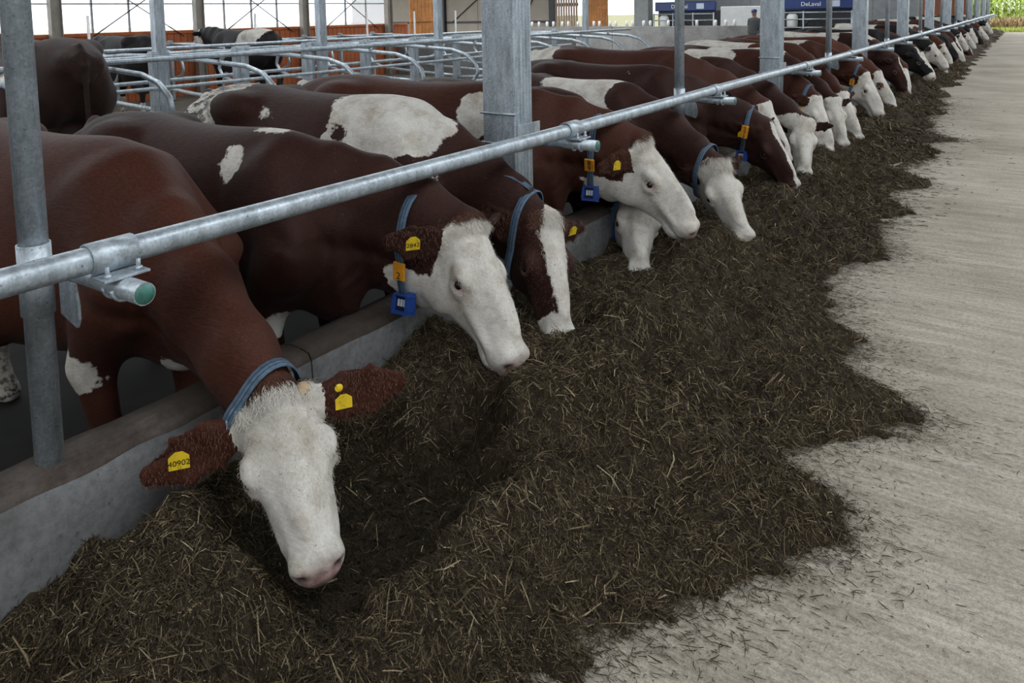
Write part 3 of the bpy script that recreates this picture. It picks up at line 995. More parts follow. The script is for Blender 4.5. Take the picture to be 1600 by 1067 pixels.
YEND = 53.0
m = MB(); m.box(-2.30, 6.0, -6, YEND, -.30, 0.0); tag(m.build('floor', FLOORM), 'pale grey concrete feed alley floor', 'floor', kind='structure')
m = MB(); m.box(-6.2, -2.30, -6, YEND, -.40, -.18); tag(m.build('floor_cow_alley', MUCK), 'dark wet floor of the alley the cows stand in', 'floor', kind='structure')
m = MB(); m.box(-40, -6.2, -6, 46, -.40, -.12); tag(m.build('floor_stalls', BEDM), 'dusty brown floor under the lying stalls', 'floor', kind='structure')
m = MB(); m.box(-150, 150, YEND, 260, -.45, -.03); m.box(9.5, 150, -60, YEND, -.45, -.03); m.box(-150, 9.5, -60, -6, -.45, -.03); m.box(-150, -40, -6, YEND, -.45, -.03); m.box(-40, -6.2, 46, YEND, -.45, -.03)
tag(m.build('ground', GRASSG), 'bare and grassy ground outside the barn', 'ground', kind='structure')

# kerb: worn upper edge, slightly uneven, cast in lengths
def kerb(y0, y1, nm):
    n = max(8, int((y1 - y0) / .05)) if y0 < 8 else max(4, int((y1 - y0) / .4))
    ys = np.linspace(y0, y1, n)
    prof = [(-2.365, -.18), (-2.365, .405), (-2.350, .432), (-2.30, .440), (-2.25, .438), (-2.205, .428), (-2.192, .400), (-2.185, .30), (-2.18, .0)]
    V = []; F = []; mi = []
    for i, y in enumerate(ys):
        for j, (x, z) in enumerate(prof):
            a = 0.006 if 1 <= j <= 6 else .003
            jx = (vnoise2(np.array(y * 9 + j * 3.7), np.array(j * 5.1)) - .5) * 2 * a
            jz = (vnoise2(np.array(y * 7 + j * 1.3 + 50), np.array(j * 2.1)) - .5) * 2 * a
            V.append((x + float(jx), y, z + float(jz)))
    k = len(prof)
    for i in range(n - 1):
        for j in range(k - 1):
            F.append((i * k + j, i * k + j + 1, (i + 1) * k + j + 1, (i + 1) * k + j)); mi.append(1 if 1 <= j <= 5 else 0)
    F.append(tuple(range(k))); mi.append(0); F.append(tuple((n - 1) * k + j for j in range(k))[::-1]); mi.append(0)
    me = mesh_from(nm, V, F, [KERBM, KERBTOPM], True, mi)
    me.update()
    o = obj(nm, me)
    return o
kb = tag(empty('wall_kerb', (0, 0, 0)), 'low concrete kerb wall the cows reach over to the feed', 'kerb', kind='structure')
yk = [-4.0, -1.3, 1.85, 4.9, 9, 14, 20, 27, 35, 44, YEND]
for a_, b_ in zip(yk[:-1], yk[1:]):
    q = kerb(a_, b_ - .004, 'kerb_length'); q.parent = kb

# ------------------------------------------------------------------ neck rail, posts, columns
RX, RZ, RR = -2.024, 1.06, .036
STEEL_CAP = flat('green_cap', (.05, .17, .14), .35, 0, .4, 40)
POSTS = [0.97, 3.39, 5.66, 8.42, 10.87, 13.45, 15.75, 18.25]
while POSTS[-1] < 51: POSTS.append(POSTS[-1] + 2.46)

rail = tag(empty('neck_rail', (RX, -3, RZ)), 'long galvanised neck rail running the whole length above the kerb', 'rail')
m = MB()
pts = [(0, y, 0.004 * math.sin(y * .8)) for y in np.linspace(0, YEND + 2.6, 40)]
m.tube(pts, RR, 20); m.build('pipe', GALV, rail)
# clamp saddles, one at every arm
def saddle(y, big):
    m = MB()
    n = 14 if big else 8; wy = .062; V = []; F = []
    th = np.linspace(math.radians(-62), math.radians(242), n)
    for yy in (-wy, wy):
        for r in (RR + .002, RR + .0075):
            for t in th: V.append((r * math.cos(t), yy, r * math.sin(t)))
    for i in range(n - 1):
        a, b, c, d = i, n + i, 2 * n + i, 3 * n + i
        F += [(b, b + 1, d + 1, d), (a + 1, a, c, c + 1), (a, a + 1, b + 1, b), (c + 1, c, d, d + 1)]
    m.add(V, F, True)
    # flange plate on the feed side, lying on the arm
    m.box(.012, .085, -wy, wy, -RR - .012, -RR - .005, .001)
    s = m.build('clamp_saddle', GALV, rail, (0, y + 3, 0))
    if big:
        for (bx, by) in ((.062, -.042), (.062, .042)):
            m = MB(); m.lathe([(.0105, -RR - .005), (.0105, -RR + .004), (.006, -RR + .004), (.006, -RR + .024)], 8, Matrix.Translation((bx, by, 0)))
            m.build('bolt', GALV, s)
        for bx in (.02, .062):
            m = MB(); r = .034
            m.tube([(bx, r * math.cos(t), -RR - .012 - .030 + r * math.sin(t)) for t in np.linspace(0, -math.pi, 12)], .005, 7)
            m.build('u_bolt', GALV, s)

ordn = ['nearest', 'second', 'third', 'fourth', 'fifth', 'sixth', 'seventh', 'eighth', 'ninth', 'tenth', 'eleventh', 'twelfth', 'thirteenth', 'fourteenth', 'fifteenth', 'sixteenth', 'seventeenth', 'eighteenth', 'nineteenth', 'twentieth', 'twenty-first', 'twenty-second', 'twenty-third']
ROOF_EDGE = 5.2
for i, y in enumerate(POSTS):
    col_ = i % 2 == 1
    px = -2.345 if col_ else -2.282
    big = i < 4
    j = i // 2
    where = ['nearest the camera', 'second', 'third', 'fourth', 'fifth', 'sixth', 'seventh', 'eighth', 'ninth', 'tenth', 'eleventh', 'twelfth'][j]
    if col_:
        o = tag(empty('steel_column', (px, y, -.18)), ('wide galvanised steel column on the kerb, ' + where + (' of its kind' if j == 0 else ' from the camera')), 'column', 'wide columns along the kerb')
        m = MB()
        # H section: two flanges facing the feed alley and the cows, web closed by plates
        m.box(-.105, .105, -.085, .085, 0, 5.5, .006); m.build('shaft', GALV, o)
        if big:
            m = MB()
            for qx in (-.07, -.035, 0, .035, .07): m.box(.105, .1075, qx * .9 - .004, qx * .9 + .004, .3, 5.4)
            m.build('ribs', GALV, o)
            for zz in (1.33, 1.17):
                m = MB(); m.tube([(-.112, .09, zz), (-.112, -.092, zz), (.115, -.092, zz)], .006, 7); m.build('strap_rod', GALV, o)
        ay = .125
        m = MB(); m.box(.106, .114, -.075, ay + .02, 1.13, 1.27, .001); m.build('bracket_plate', GALV, o)
        cx0 = .10
    else:
        o = tag(empty('rail_post', (px, y, .43)), ('round galvanised pipe post set in the kerb, ' + where + (' of its kind' if j == 0 else ' from the camera')), 'post', 'round posts along the kerb')
        m = MB(); m.lathe([(.0375, 0), (.0375, 4.9)], 20); m.build('shaft', GALV, o)
        m = MB(); m.lathe([(.0385, .44), (.043, .44), (.043, .64), (.0385, .64)], 20, None, False); m.build('bracket_collar', GALV, o)
        if big:
            m = MB(); m.lathe([(.009, 0), (.009, .012), (.006, .012), (.006, .02)], 8, Matrix.Translation((-.043, -.012, .52)) @ Matrix.Rotation(-math.pi / 2, 4, 'Y')); m.build('bolt', GALV, o)
        m = MB()
        V = [(.03, .045, .43), (.115, .045, .405), (.128, .045, .43), (.128, .045, .47), (.115, .045, .53), (.03, .045, .53)]
        V = V + [(a, b + .008, c) for a, b, c in V]
        m.add(V, [(0, 1, 2, 3, 4, 5), (11, 10, 9, 8, 7, 6)] + [(k, k + 6, (k + 1) % 6 + 6, (k + 1) % 6) for k in range(6)])
        m.build('bracket_plate', GALV, o)
        ay = .075; cx0 = -.03
    # arm carrying the rail
    az = RZ - RR - .012 - .030 - (-.18 if col_ else .43)
    ex = (-1.865 - px)
    m = MB(); m.tube([(cx0, ay, az), (ex, ay, az)], .030, 16, True); am = m.build('arm', GALV, o)
    if big:
        m = MB(); m.lathe([(.027, 0), (.0265, .0015)], 16, Matrix.Translation((ex + .0005, ay, az)) @ Matrix.Rotation(math.pi / 2, 4, 'Y')); m.build('end_cap', STEEL_CAP, am)
    saddle(y + ay, big)

# ------------------------------------------------------------------ roof (out of frame): dark sheets, open ridge above the feed alley
ROOFM = flat('roof_sheet', (.16, .16, .16), .8, 0, .2)
TIMBER = flat('brown_timber', (.20, .12, .07), .8, 0, .3)
ce = tag(empty('ceiling', (0, 0, 0)), 'pitched sheet roof with an open ridge above the feed alley', 'ceiling', kind='structure')
def slab(pa, pb, y0, y1, th, nm, mt):
    (xa, za), (xb, zb) = pa, pb
    V = [(xa, y0, za), (xb, y0, zb), (xb, y1, zb), (xa, y1, za), (xa, y0, za + th), (xb, y0, zb + th), (xb, y1, zb + th), (xa, y1, za + th)]
    me = mesh_from(nm, V, [(0, 3, 2, 1), (4, 5, 6, 7), (0, 1, 5, 4), (1, 2, 6, 5), (2, 3, 7, 6), (3, 0, 4, 7)], mt)
    return obj(nm, me, ce)
# roof gaps above the feed alley and the stalls, placed to shape the light
slab((0.2, 5.75), (-7.6, 4.95), -6, YEND, .12, 'roof_sheet', ROOFM)
slab((-10.6, 4.55), (-15.6, 3.9), -6, 18.2, .12, 'roof_sheet', ROOFM)
slab((4.2, 5.85), (9.5, 5.0), -6, YEND, .12, 'roof_sheet', ROOFM)
wft = tag(empty('added_wall_front', (0, -6, 0)), 'unseen grey wall behind the camera, added to block light', 'wall', kind='structure')  # added out of view, shuts off light coming from behind the camera
for k in range(6):
    m = MB(); m.box(-15 + k * 4.1, -15 + (k + 1) * 4.1 - .02, -.06, .06, -.1, 4.0, .01); m.build('panel', WALLC, wft)
wrt = tag(empty('added_wall_right', (9.0, 0, 0)), 'unseen grey wall on the far side of the feed alley, added to cut side light', 'wall', kind='structure')  # unseen wall added to close the open side and reduce sidelight
for k in range(12):
    m = MB(); m.box(-.06, .06, -6 + k * 4.92, -6 + (k + 1) * 4.92 - .02, -.1, 3.6, .01); m.build('panel', WALLC, wrt)
m = MB(); m.box(6.0, 9.5, -6, YEND, -.30, -.01); tag(m.build('floor_right', MUCK), 'dark floor beyond the feed alley', 'floor', kind='structure')
for y in np.arange(3.39, YEND, 4.92):
    m = MB(); m.box(-2.75, -2.15, y - .08, y + .08, 5.25, 5.7); m.build('beam', GALV, ce)
# ================================================================== the cows in the row
BR = (.060, .020, .0125); DK = (.034, .0125, .009); RD = (.080, .026, .014); BK = (.014, .013, .014)
NEAR = (.0088, .021); MID = (.0135, .030); FAR = (.022, .040)
COWS = [
 dict(wid=.9, hip=(-4.5, 1.62), W=(-3.24, 1.73, 1.425), P=(-2.14, 1.63, .62), M=(-1.72, 1.445, .275), hw=1.25, res=NEAR, tone=(.062, .0195, .0115), face='white', nref=(.72, -.62, .35),
      ears=((.10, -.12, 1.0), (.04, -.14, 1.0)), ear_len=.345, ear_w=1.65, ear_flat=(.75, .6, 0.0),
      patch=((.05, -.23, .62, .10, .08, .09), (.34, 0, .62, .05, .12, .07)), label='nearest reddish brown cow, white face lowered into the feed, ears spread wide'),
 dict(wid=.9, hip=(-4.4, 2.42), W=(-3.10, 2.48, 1.37), P=(-2.15, 2.78, .96), M=(-1.75, 2.65, .44), res=NEAR, tone=DK, face='cheek', neck_depth=1.28,
      ears=((-.5, -.2, 1.0), (-.40, -.50, 1.25)), ear_flat=(.5, .15, 1.0), ear_len=.25, ear_w=1.25, roll=.0,
      patch=((-.02, -.02, 1.43, .12, .07, .04), (-.12, -.22, 1.30, .07, .09, .11), (.14, -.18, .60, .10, .07, .06)), label='dark brown cow with white face in profile, collar tag 2 and a dark cheek'),
 dict(hip=(-4.7, 3.3), W=(-3.13, 3.38, 1.45), P=(-2.15, 3.46, .82), M=(-1.85, 3.17, .31), res=NEAR, tone=DK, face='blaze', len=1.02, soil=1.0, blaze_off=.012, nref=(.86, -.50, .40),
      ears=((-.3, -.25, 1.0), (-.45, -.4, .8)), ear_len=.19, eyepink=.25,
      patch=((.02, -.10, 1.30, .36, .22, .24), (-.18, -.28, 1.12, .14, .14, .18), (-1.35, 0, 1.25, .34, .5, .5), (.30, -.14, 1.02, .06, .06, .05), (-.72, -.28, 1.32, .12, .08, .05), (-.62, -.33, 1.16, .05, .06, .10)),
      dark=((-.20, -.30, 1.26, .07, .12, .10),), label='brown cow with big white shoulder patch and a white blaze between dark eyes'),
 dict(hip=(-4.7, 4.09), W=(-3.10, 4.33, 1.45), P=(-2.17, 4.73, 1.06), M=(-1.76, 4.80, .49), res=NEAR, tone=BR, face='cheek', neck_depth=1.2,
      ears=((-.4, -.4, 1.0), (-.22, -.85, 1.0)), ear_flat=(.5, .2, 1.0), ear_len=.23, ear_w=1.15,
      head_dark=((.0, .005, 0, .035, .03, .10),),
      patch=((-.02, -.22, 1.26, .12, .12, .16), (-1.4, 0, 1.40, .1, .1, .08)), label='brown cow with freckled white face held highest, collar tag 89'),
 dict(hip=(-4.6, 5.15), wid=.9, W=(-3.03, 5.03, 1.35), P=(-2.3, 4.97, .66), M=(-2.07, 4.50, .22), res=MID, tone=DK, face='white', nref=(.5, -.5, .6),
      patch=((.25, 0, 1.15, .12, .05, .20),), label='cow with its white muzzle pushed into the feed below the freckled head', soil=.4),
 dict(hip=(-4.4, 6.2), W=(-2.95, 5.95, 1.33), P=(-2.05, 5.79, .73), M=(-1.70, 5.57, .22), res=NEAR, tone=DK, face='white', nref=(.62, -.62, .55), ears=((-.4, -.3, .9), (-.5, -.5, .75)), ear_len=.18,
      patch=((-.30, -.10, 1.32, .42, .40, .34), (.0, -.2, 1.1, .25, .2, .3)), dark=((-.95, -.25, 1.35, .30, .25, .10), (.20, -.1, 1.3, .20, .3, .16)), label='cow with curly white forelock and a cream white back, next past collar tag 89'),
 dict(wid=.9, hip=(-4.5, 6.98), W=(-3.03, 6.90, 1.40), P=(-2.1, 7.34, .83), M=(-1.75, 7.30, .26), res=MID, tone=DK, face='thin', blaze_off=.025, nref=(.75, -.3, .55), ears=((-.4, -.3, 1.0), (-.6, -.35, .8)), ear_len=.19, eyepink=.1,
      patch=((-.18, -.2, 1.38, .06, .06, .05),), label='dark brown cow with a narrow white stripe down its face, collar tag 593'),
 dict(wid=.9, hip=(-4.7, 7.85), W=(-3.25, 7.78, 1.50), P=(-2.30, 8.08, .93), M=(-1.98, 7.98, .37), res=MID, tone=BR, face='white',
      patch=((-1.3, -.1, 1.3, .26, .3, .16),), label='tall brown cow with white rump patch and white poll, behind the striped face'),
 dict(wid=.9, hip=(-4.6, 8.75), W=(-3.0, 8.58, 1.38), P=(-2.05, 8.60, .72), M=(-1.93, 8.25, .18), res=MID, tone=DK, face='white', nref=(.5, -.8, .3), patch=((-.6, 0, 1.2, .9, .6, .5),), dark=((.1, 0, 1.0, .35, .4, .6),), label='cream backed cow whose narrow white face points straight at the camera'),
 dict(wid=.9, hip=(-4.7, 9.8), W=(-3.0, 9.98, 1.40), P=(-2.15, 9.72, .83), M=(-1.88, 9.50, .21), res=MID, tone=BR, face='white', patch=((-.5, -.1, 1.3, .3, .3, .2),), label='brown necked cow, white head lowered, second of the four white faces in a cluster'),
 dict(wid=.9, hip=(-4.6, 10.75), W=(-3.0, 10.75, 1.38), P=(-2.1, 10.35, .76), M=(-1.88, 10.13, .20), res=MID, tone=DK, face='white', nref=(.6, -.6, .5), patch=((-.3, 0, 1.3, .5, .5, .3),), label='white headed cow, third of the four white faces in a cluster'),
 dict(wid=.9, hip=(-4.6, 11.6), W=(-3.0, 11.55, 1.42), P=(-2.13, 11.0, .76), M=(-1.82, 10.85, .17), res=MID, tone=BR, face='white', nref=(.7, -.5, .5), patch=((-.9, 0, 1.3, .5, .5, .3),), label='white headed cow reaching furthest out, last of the four white faces in a cluster'),
 dict(hip=(-4.6, 12.85), W=(-3.0, 12.8, 1.40), P=(-2.12, 12.72, .90), M=(-1.80, 12.6, .29), res=MID, tone=BR, face='cheek', ears=((-.4, -.3, 1.0), (-.5, -.8, .5)), patch=((-.2, 0, 1.4, .2, .2, .1),), label='brown cow with white profile, brown ear and an orange collar tag'),
 dict(hip=(-4.6, 13.9), W=(-3.0, 13.8, 1.42), P=(-2.13, 13.9, .83), M=(-1.80, 13.85, .26), res=MID, tone=RD, face='white', head_dark=((.20, -.06, -.10, .06, .06, .05),), label='red brown cow with a dark ring round the eye of its white face'),
 dict(hip=(-4.6, 15.9), W=(-3.0, 15.9, 1.42), P=(-2.13, 15.85, .95), M=(-1.85, 15.75, .35), res=FAR, tone=DK, face='thin', patch=((-.6, 0, 1.3, .5, .6, .4),), label='dark faced cow with white stripe, just past the cow with the eye ring'),
 dict(hip=(-4.6, 16.9), W=(-3.0, 16.9, 1.40), P=(-2.1, 16.85, .74), M=(-1.93, 16.55, .22), res=FAR, tone=RD, face='white', head_dark=((.03, 0, 0, .08, .1, .2),), patch=((-.2, 0, 1.3, .5, .5, .2),), label='red brown cow with a brown topped white face beside the dark striped one'),
 dict(hip=(-4.6, 18.5), W=(-3.0, 18.45, 1.42), P=(-2.12, 18.5, .96), M=(-1.68, 18.45, .40), res=FAR, tone=BK, face='blaze', label='black cow with white blaze reaching far out over the feed'),
]
far_tone = [BR, BK, DK, RD, BK, BR, DK, BK, BR, DK, BK, BK, RD, BK]
far_y = [q / K for q in (17.2, 19.2, 20.0, 21.6, 22.4, 24.2, 25.0, 26.6, 27.3, 29.2, 31.6, 34.2, 36.6, 41.6)]
far_face = ['white', 'white', 'blaze', 'white', 'none', 'white', 'blaze', 'white', 'thin', 'white', 'white', 'none', 'white', 'white']
where_ = ['seventh', 'eighth', 'ninth', 'tenth', 'eleventh', 'twelfth', 'thirteenth', 'fourteenth', 'fifteenth', 'sixteenth', 'seventeenth', 'eighteenth', 'nineteenth', 'twentieth']
colw = {BR: 'brown', BK: 'black', DK: 'dark brown', RD: 'red brown'}
facew = {'white': 'white faced', 'blaze': 'white blazed', 'none': 'dark faced', 'thin': 'stripe faced'}
countw = ['last', 'second to last', 'third to last', 'fourth to last', 'fifth to last', 'sixth to last', 'seventh to last', 'eighth to last', 'ninth to last', 'tenth to last', 'eleventh to last', 'twelfth to last', 'thirteenth to last', 'fourteenth to last']
for i, y in enumerate(far_y):
    pz = .83 + .12 * math.sin(i * 2.1); mx = -1.78 + .07 * math.sin(i * 1.7); dy = .22 * math.sin(i * 2.9)
    COWS.append(dict(hip=(-4.6, y + .1), W=(-3.0, y, 1.40 + .05 * math.sin(i * 1.3)), P=(-2.13, y + .05, pz), M=(mx, y + .05 + dy * .6, pz - .56), res=FAR if i < 6 else (.03, .05), tone=far_tone[i], face=far_face[i],
                     patch=() if i % 3 == 2 else ((-.5 + .3 * math.sin(i * 5), 0, 1.3, .45, .5, .35),), eyes=i < 6,
                     label='%s %s cow far down the row, %s before the barn end' % (colw[far_tone[i]], facew[far_face[i]], countw[len(far_y) - 1 - i])))
built = []
for i, spec in enumerate(COWS):
    built.append(make_cow('cow', spec))
c1, c2, c3, c4, c5, c6, c7, c8 = built[:8]

if c1:
    collar(c1, .10, .35, .042, None, False)
    ear_tag(c1, -1, .62, (.066, .058), '40902', True, .15)
    ear_tag(c1, 1, .30, (.060, .050), None, True, .25)
    ear_tag(c1, 1, .26, round_=True, front=True, across=-.75)
    m = MB(); hc = c1['H'](.030, -.005, .078)
    m.lathe([(.004, -.012), (.022, -.008), (.024, .006), (.016, .020), (.004, .026)], 12, Matrix.Translation(Vector(hc)) @ Vector(c1['s'] * .8 + c1['n'] * .5).to_track_quat('Z', 'Y').to_matrix().to_4x4())
    m.build('horn_bud', PINKM, c1['root'])
if c2:
    collar(c2, .125, .75, .036, [(116, ' 2', True)], 152, loose=.014)
    ear_tag(c2, -1, .55, (.055, .055), '2842', True, -.1)
    m = MB(); hc = c2['H'](.035, -.015, -.080)
    m.lathe([(.004, -.010), (.018, -.006), (.019, .005), (.012, .014), (.003, .018)], 12, Matrix.Translation(Vector(hc)) @ Vector(-c2['s'] * .9 + c2['n'] * .3).to_track_quat('Z', 'Y').to_matrix().to_4x4())
    m.build('horn_bud', PINKM, c2['root'])
if c3:
    collar(c3, .07, .6, .036, None, False)
    p_, o_, tg_ = c3['collar_at'](8, .004)      # loose end of the strap
    nv_ = c3['collar_nv']; V_ = []; F_ = []; ac_ = []
    for q_ in range(9):
        f_ = q_ / 8
        cp = p_ - nv_ * (.19 * f_) + o_ * (.012 + .030 * math.sin(f_ * 2.6)) - np.array([0, 1., 0]) * (.02 * f_)
        wv_ = tg_ * .015
        for r_ in (0, 1, 2, 3):
            V_.append(cp + wv_ * (-1 if r_ in (0, 3) else 1) + o_ * (.003 if r_ > 1 else 0)); ac_.append(0.0 if r_ in (0, 3) else 1.0)
    for q_ in range(8):
        for r_ in range(4): F_.append((q_ * 4 + r_, q_ * 4 + (r_ + 1) % 4, q_ * 4 + 4 + (r_ + 1) % 4, q_ * 4 + 4 + r_))
    F_ += [(0, 1, 2, 3), (35, 34, 33, 32)]
    me_ = mesh_from('strap_end', V_, F_, STRAP, True); attr(me_, 'across', ac_); obj('strap_end', me_, c3['root'])
    ear_tag(c3, 1, .4, (.05, .045), None, True)
if c4:
    collar(c4, .165, .80, .036, [(100, '89', True)], 148, loose=.012)
    ear_tag(c4, -1, .5, (.045, .05), None, True)
if c5: collar(c5, .08, .5, .036, None, 160)
if c6: collar(c6, .08, .5, .034, None, False)
if c7:
    collar(c7, .10, .6, .036, [(80, '593', True)], 165)
    ear_tag(c7, -1, .6, (.055, .05), None, True)
for q in (9, 12):
    if built[q]: collar(built[q], .04, .6, .036, [(90, '6' if q == 9 else '41', True)] , False)

# curly poll hair and face fur on the nearest heads
for k, (cw, cnt) in enumerate(((c1, 2600), (c2, 2200), (c3, 1800), (c4, 2000), (c6, 1800))):
    if not cw: continue
    t, nn, ss = cw['t'], cw['nn'], cw['ss']
    face = (np.abs(ss) < .10) & (nn > -.06)
    add_hair(cw, 'forelock', face & (t > -.015) & (t < (.09 if k == 4 else .06)) & (cw['earv'] < .3), cnt // 2, .05 if k == 4 else .030, .0020, .5 if k == 4 else .35, None, 10 + k)
    add_hair(cw, 'face_fur', (t > -.02) & (t < .42) & (nn > -.25) & (np.abs(ss) < .16) & (cw['earv'] < .2), cnt * 4, .011, .0015, .16, None, 20 + k)
    add_hair(cw, 'ear_fur', (cw['earv'] > .4), cnt, .016, .0015, .3, None, 30 + k, cw['a'] * .4 - np.array([0, 0, 1.]))
# ================================================================== silage along the kerb
EDGE = np.array([(-3, -1.0), (.3, -1.05), (1.0, -1.10), (1.35, -1.08), (1.51, -1.0), (1.75, -.89), (1.95, -.71), (2.16, -.69), (2.29, -.54), (2.46, -.40), (2.62, -.48), (2.75, -.66), (2.90, -.80), (3.0, -.66), (3.12, -.50), (3.28, -.36),
    (3.42, -.28), (3.52, -.33), (3.60, -.56), (3.69, -.78), (3.85, -.66), (4.0, -.62), (4.25, -.85), (4.56, -.92), (4.98, -1.02), (5.35, -.95), (5.69, -.73), (5.95, -.92), (6.49, -.98), (6.9, -.86), (7.3, -1.0), (7.92, -.90), (8.6, -1.1), (9.4, -.95), (10.3, -1.15),
    (10.75, -.9), (10.87, -.50), (11.0, -.9), (11.6, -1.2), (12.4, -1.30), (14, -1.25), (15.5, -1.42), (17.3, -1.45), (20.5, -1.40), (26, -1.5), (31.9, -1.55), (60, -1.6)])
XK = -2.182
MZ = [np.array(c['M']) * K for c in COWS]
CREST = np.array([(-3, .20), (.5, .16), (1.0, .18), (1.4, .24), (1.8, .27), (2.3, .33), (2.6, .335), (3.0, .31), (3.6, .29), (4.2, .33), (4.6, .31), (5.2, .22), (5.8, .26), (6.4, .26), (7, .22), (8, .24), (10, .22), (12, .23), (20, .24), (60, .24)])
KERBH = np.array([(-3, .02), (.6, .03), (.77, .055), (.94, .10), (1.27, .18), (1.7, .16), (1.98, .20), (2.27, .30), (2.7, .20), (3.5, .18), (5, .16), (60, .15)])
# pits and heaps: x, y, radius x, radius y, height
HEAPS = [(-1.27, 1.50, .12, .34, .05), (-1.16, 2.0, .2, .25, .05), (-1.72, 2.32, .22, .16, .05), (-1.75, .95, .25, .15, .05), (-1.95, 1.15, .20, .22, .06), (-1.32, 1.55, .10, .30, .05), (-1.25, 1.10, .25, .16, .02), (-1.50, 2.55, .20, .16, .07), (-1.48, 1.12, .10, .12, -.09),
         (-1.20, 2.85, .30, .14, -.07), (-1.45, 4.20, .22, .22, .06), (-1.15, 3.55, .3, .25, .03), (-1.30, 5.1, .3, .2, -.05), (-1.4, 5.75, .22, .2, .05)]
def edge_x(y): return sum(np.interp(y + q, EDGE[:, 0], EDGE[:, 1]) for q in (-.14, -.07, 0, .07, .14)) / 5
def trench(x, y):
    sg = lambda v: 1 / (1 + np.exp(-np.clip(v, -30, 30)))
    wob = (vnoise2(y * 9 + 4, x * 2) - .5) * .09 + (vnoise2(y * 24, x * 6) - .5) * .05
    tr = sg((-1.43 + wob - x + .10 * (y - 1.5)) / .018) * sg((x + 2.02 + wob) / .07) * sg((y - 1.24 + wob) / .03) * sg((2.02 - y + wob) / .04)
    tr2 = sg((.15 - np.hypot((x + 1.66) * 1.0, (y - 2.10) * 1.1) + wob * .6) / .02)
    return tr, tr2
def feed_h(x, y, fine=True):
    xe = sum(np.interp(y + q, EDGE[:, 0], EDGE[:, 1]) for q in (-.14, -.07, 0, .07, .14)) / 5
    xe = xe + .09 * (vnoise2(y * 18, y * 0 + 3) ** 2 - .3) + .05 * (vnoise2(y * 60, y * 0 + 8) - .5)
    xe = xe + np.where(y > 6, .16 * np.sin(y * 3.9 + 1.7 * np.sin(y * .9)) * np.clip((y - 6) / 2, 0, 1), 0)
    xe = xe + (vnoise2(y * 7, x * 3) - .5) * .12 + (vnoise2(y * 22, x * 9) - .5) * .08 + (vnoise2(y * 50, x * 30) - .5) * .06
    u = (x - XK) / (xe - XK)
    cr = np.interp(y, CREST[:, 0], CREST[:, 1]); kh = np.interp(y, KERBH[:, 0], KERBH[:, 1])
    uc = .46
    a = np.clip(u / uc, 0, 1); a = a * a * (3 - 2 * a)
    b = np.clip((1 - u) / (1 - uc), 0, 1); b2 = b ** .9 * (1 - .30 * np.sin(b * math.pi))
    h = np.where(u < uc, kh + (cr - kh) * a, cr * b2)
    for (hx, hy, rx, ry, hz) in HEAPS:
        h = h + hz * np.exp(-((x - hx) / rx) ** 2 - ((y - hy) / ry) ** 2) * np.clip((1.05 - u) * 4, 0, 1)
    # trench the nearest cow has eaten out, steep towards the alley side
    tr, tr2 = trench(x, y)
    h = h * (1 - .96 * tr) + .022 * tr
    h = np.where(h > .07, h * (1 - .85 * tr2) + .07 * tr2 * .85, h)
    body = np.clip((1 - u) * 3.0, 0, 1) * (1 - .8 * tr)
    h = h + body * ((vnoise2(x * 4 + 9, y * 4) - .5) * .15 + (vnoise2(x * 11, y * 11 + 5) - .5) * .075)
    if fine: h = h + np.clip((1 - u) * 8, 0, 1) * ((vnoise2(x * 34, y * 34) - .5) * .030 + (vnoise2(x * 80, y * 80 + 3) - .5) * .012)
    # eaten hollows under the muzzles: never bury a face
    for mz in MZ:
        if mz[1] > 22: continue
        r2 = ((x - mz[0]) / .17) ** 2 + ((y - mz[1]) / .15) ** 2
        w_ = np.exp(-r2)
        cap = mz[2] - .055 * .9
        h = np.where(h > cap, h * (1 - w_) + cap * w_, h)
    return np.where(u < 1, np.maximum(h, .001), -.02), u

def feed_material():
    m, n, p = mat('silage')
    t = geo_attr(n, 'tone').outputs['Fac']
    f = math_(n, 'ADD', math_(n, 'MULTIPLY', t, .9), math_(n, 'MULTIPLY', math_(n, 'SUBTRACT', math_(n, 'ADD', math_(n, 'MULTIPLY', noise(n, 1.0, 4, .7, stretch=(300, 80, 80)), .5), math_(n, 'MULTIPLY', noise(n, 1.0, 4, .7, stretch=(80, 300, 80)), .5)), .5), .9))
    r = ramp(n, f, [(0.0, (.009, .0068, .0045)), (.30, (.048, .036, .0210)), (.55, (.126, .0965, .056)), (.78, (.255, .198, .117)), (1.0, (.62, .515, .345))])
    n.links.new(r.outputs['Color'], p.inputs['Base Color'])
    bump(n, p, math_(n, 'ADD', noise(n, 1.0, 4, .7, stretch=(340, 90, 90)), noise(n, 1.0, 4, .7, stretch=(90, 340, 90))), .7, .006)
    p.inputs['Roughness'].default_value = .8; p.inputs['Specular IOR Level'].default_value = .2
    return m
SILAGE = feed_material()

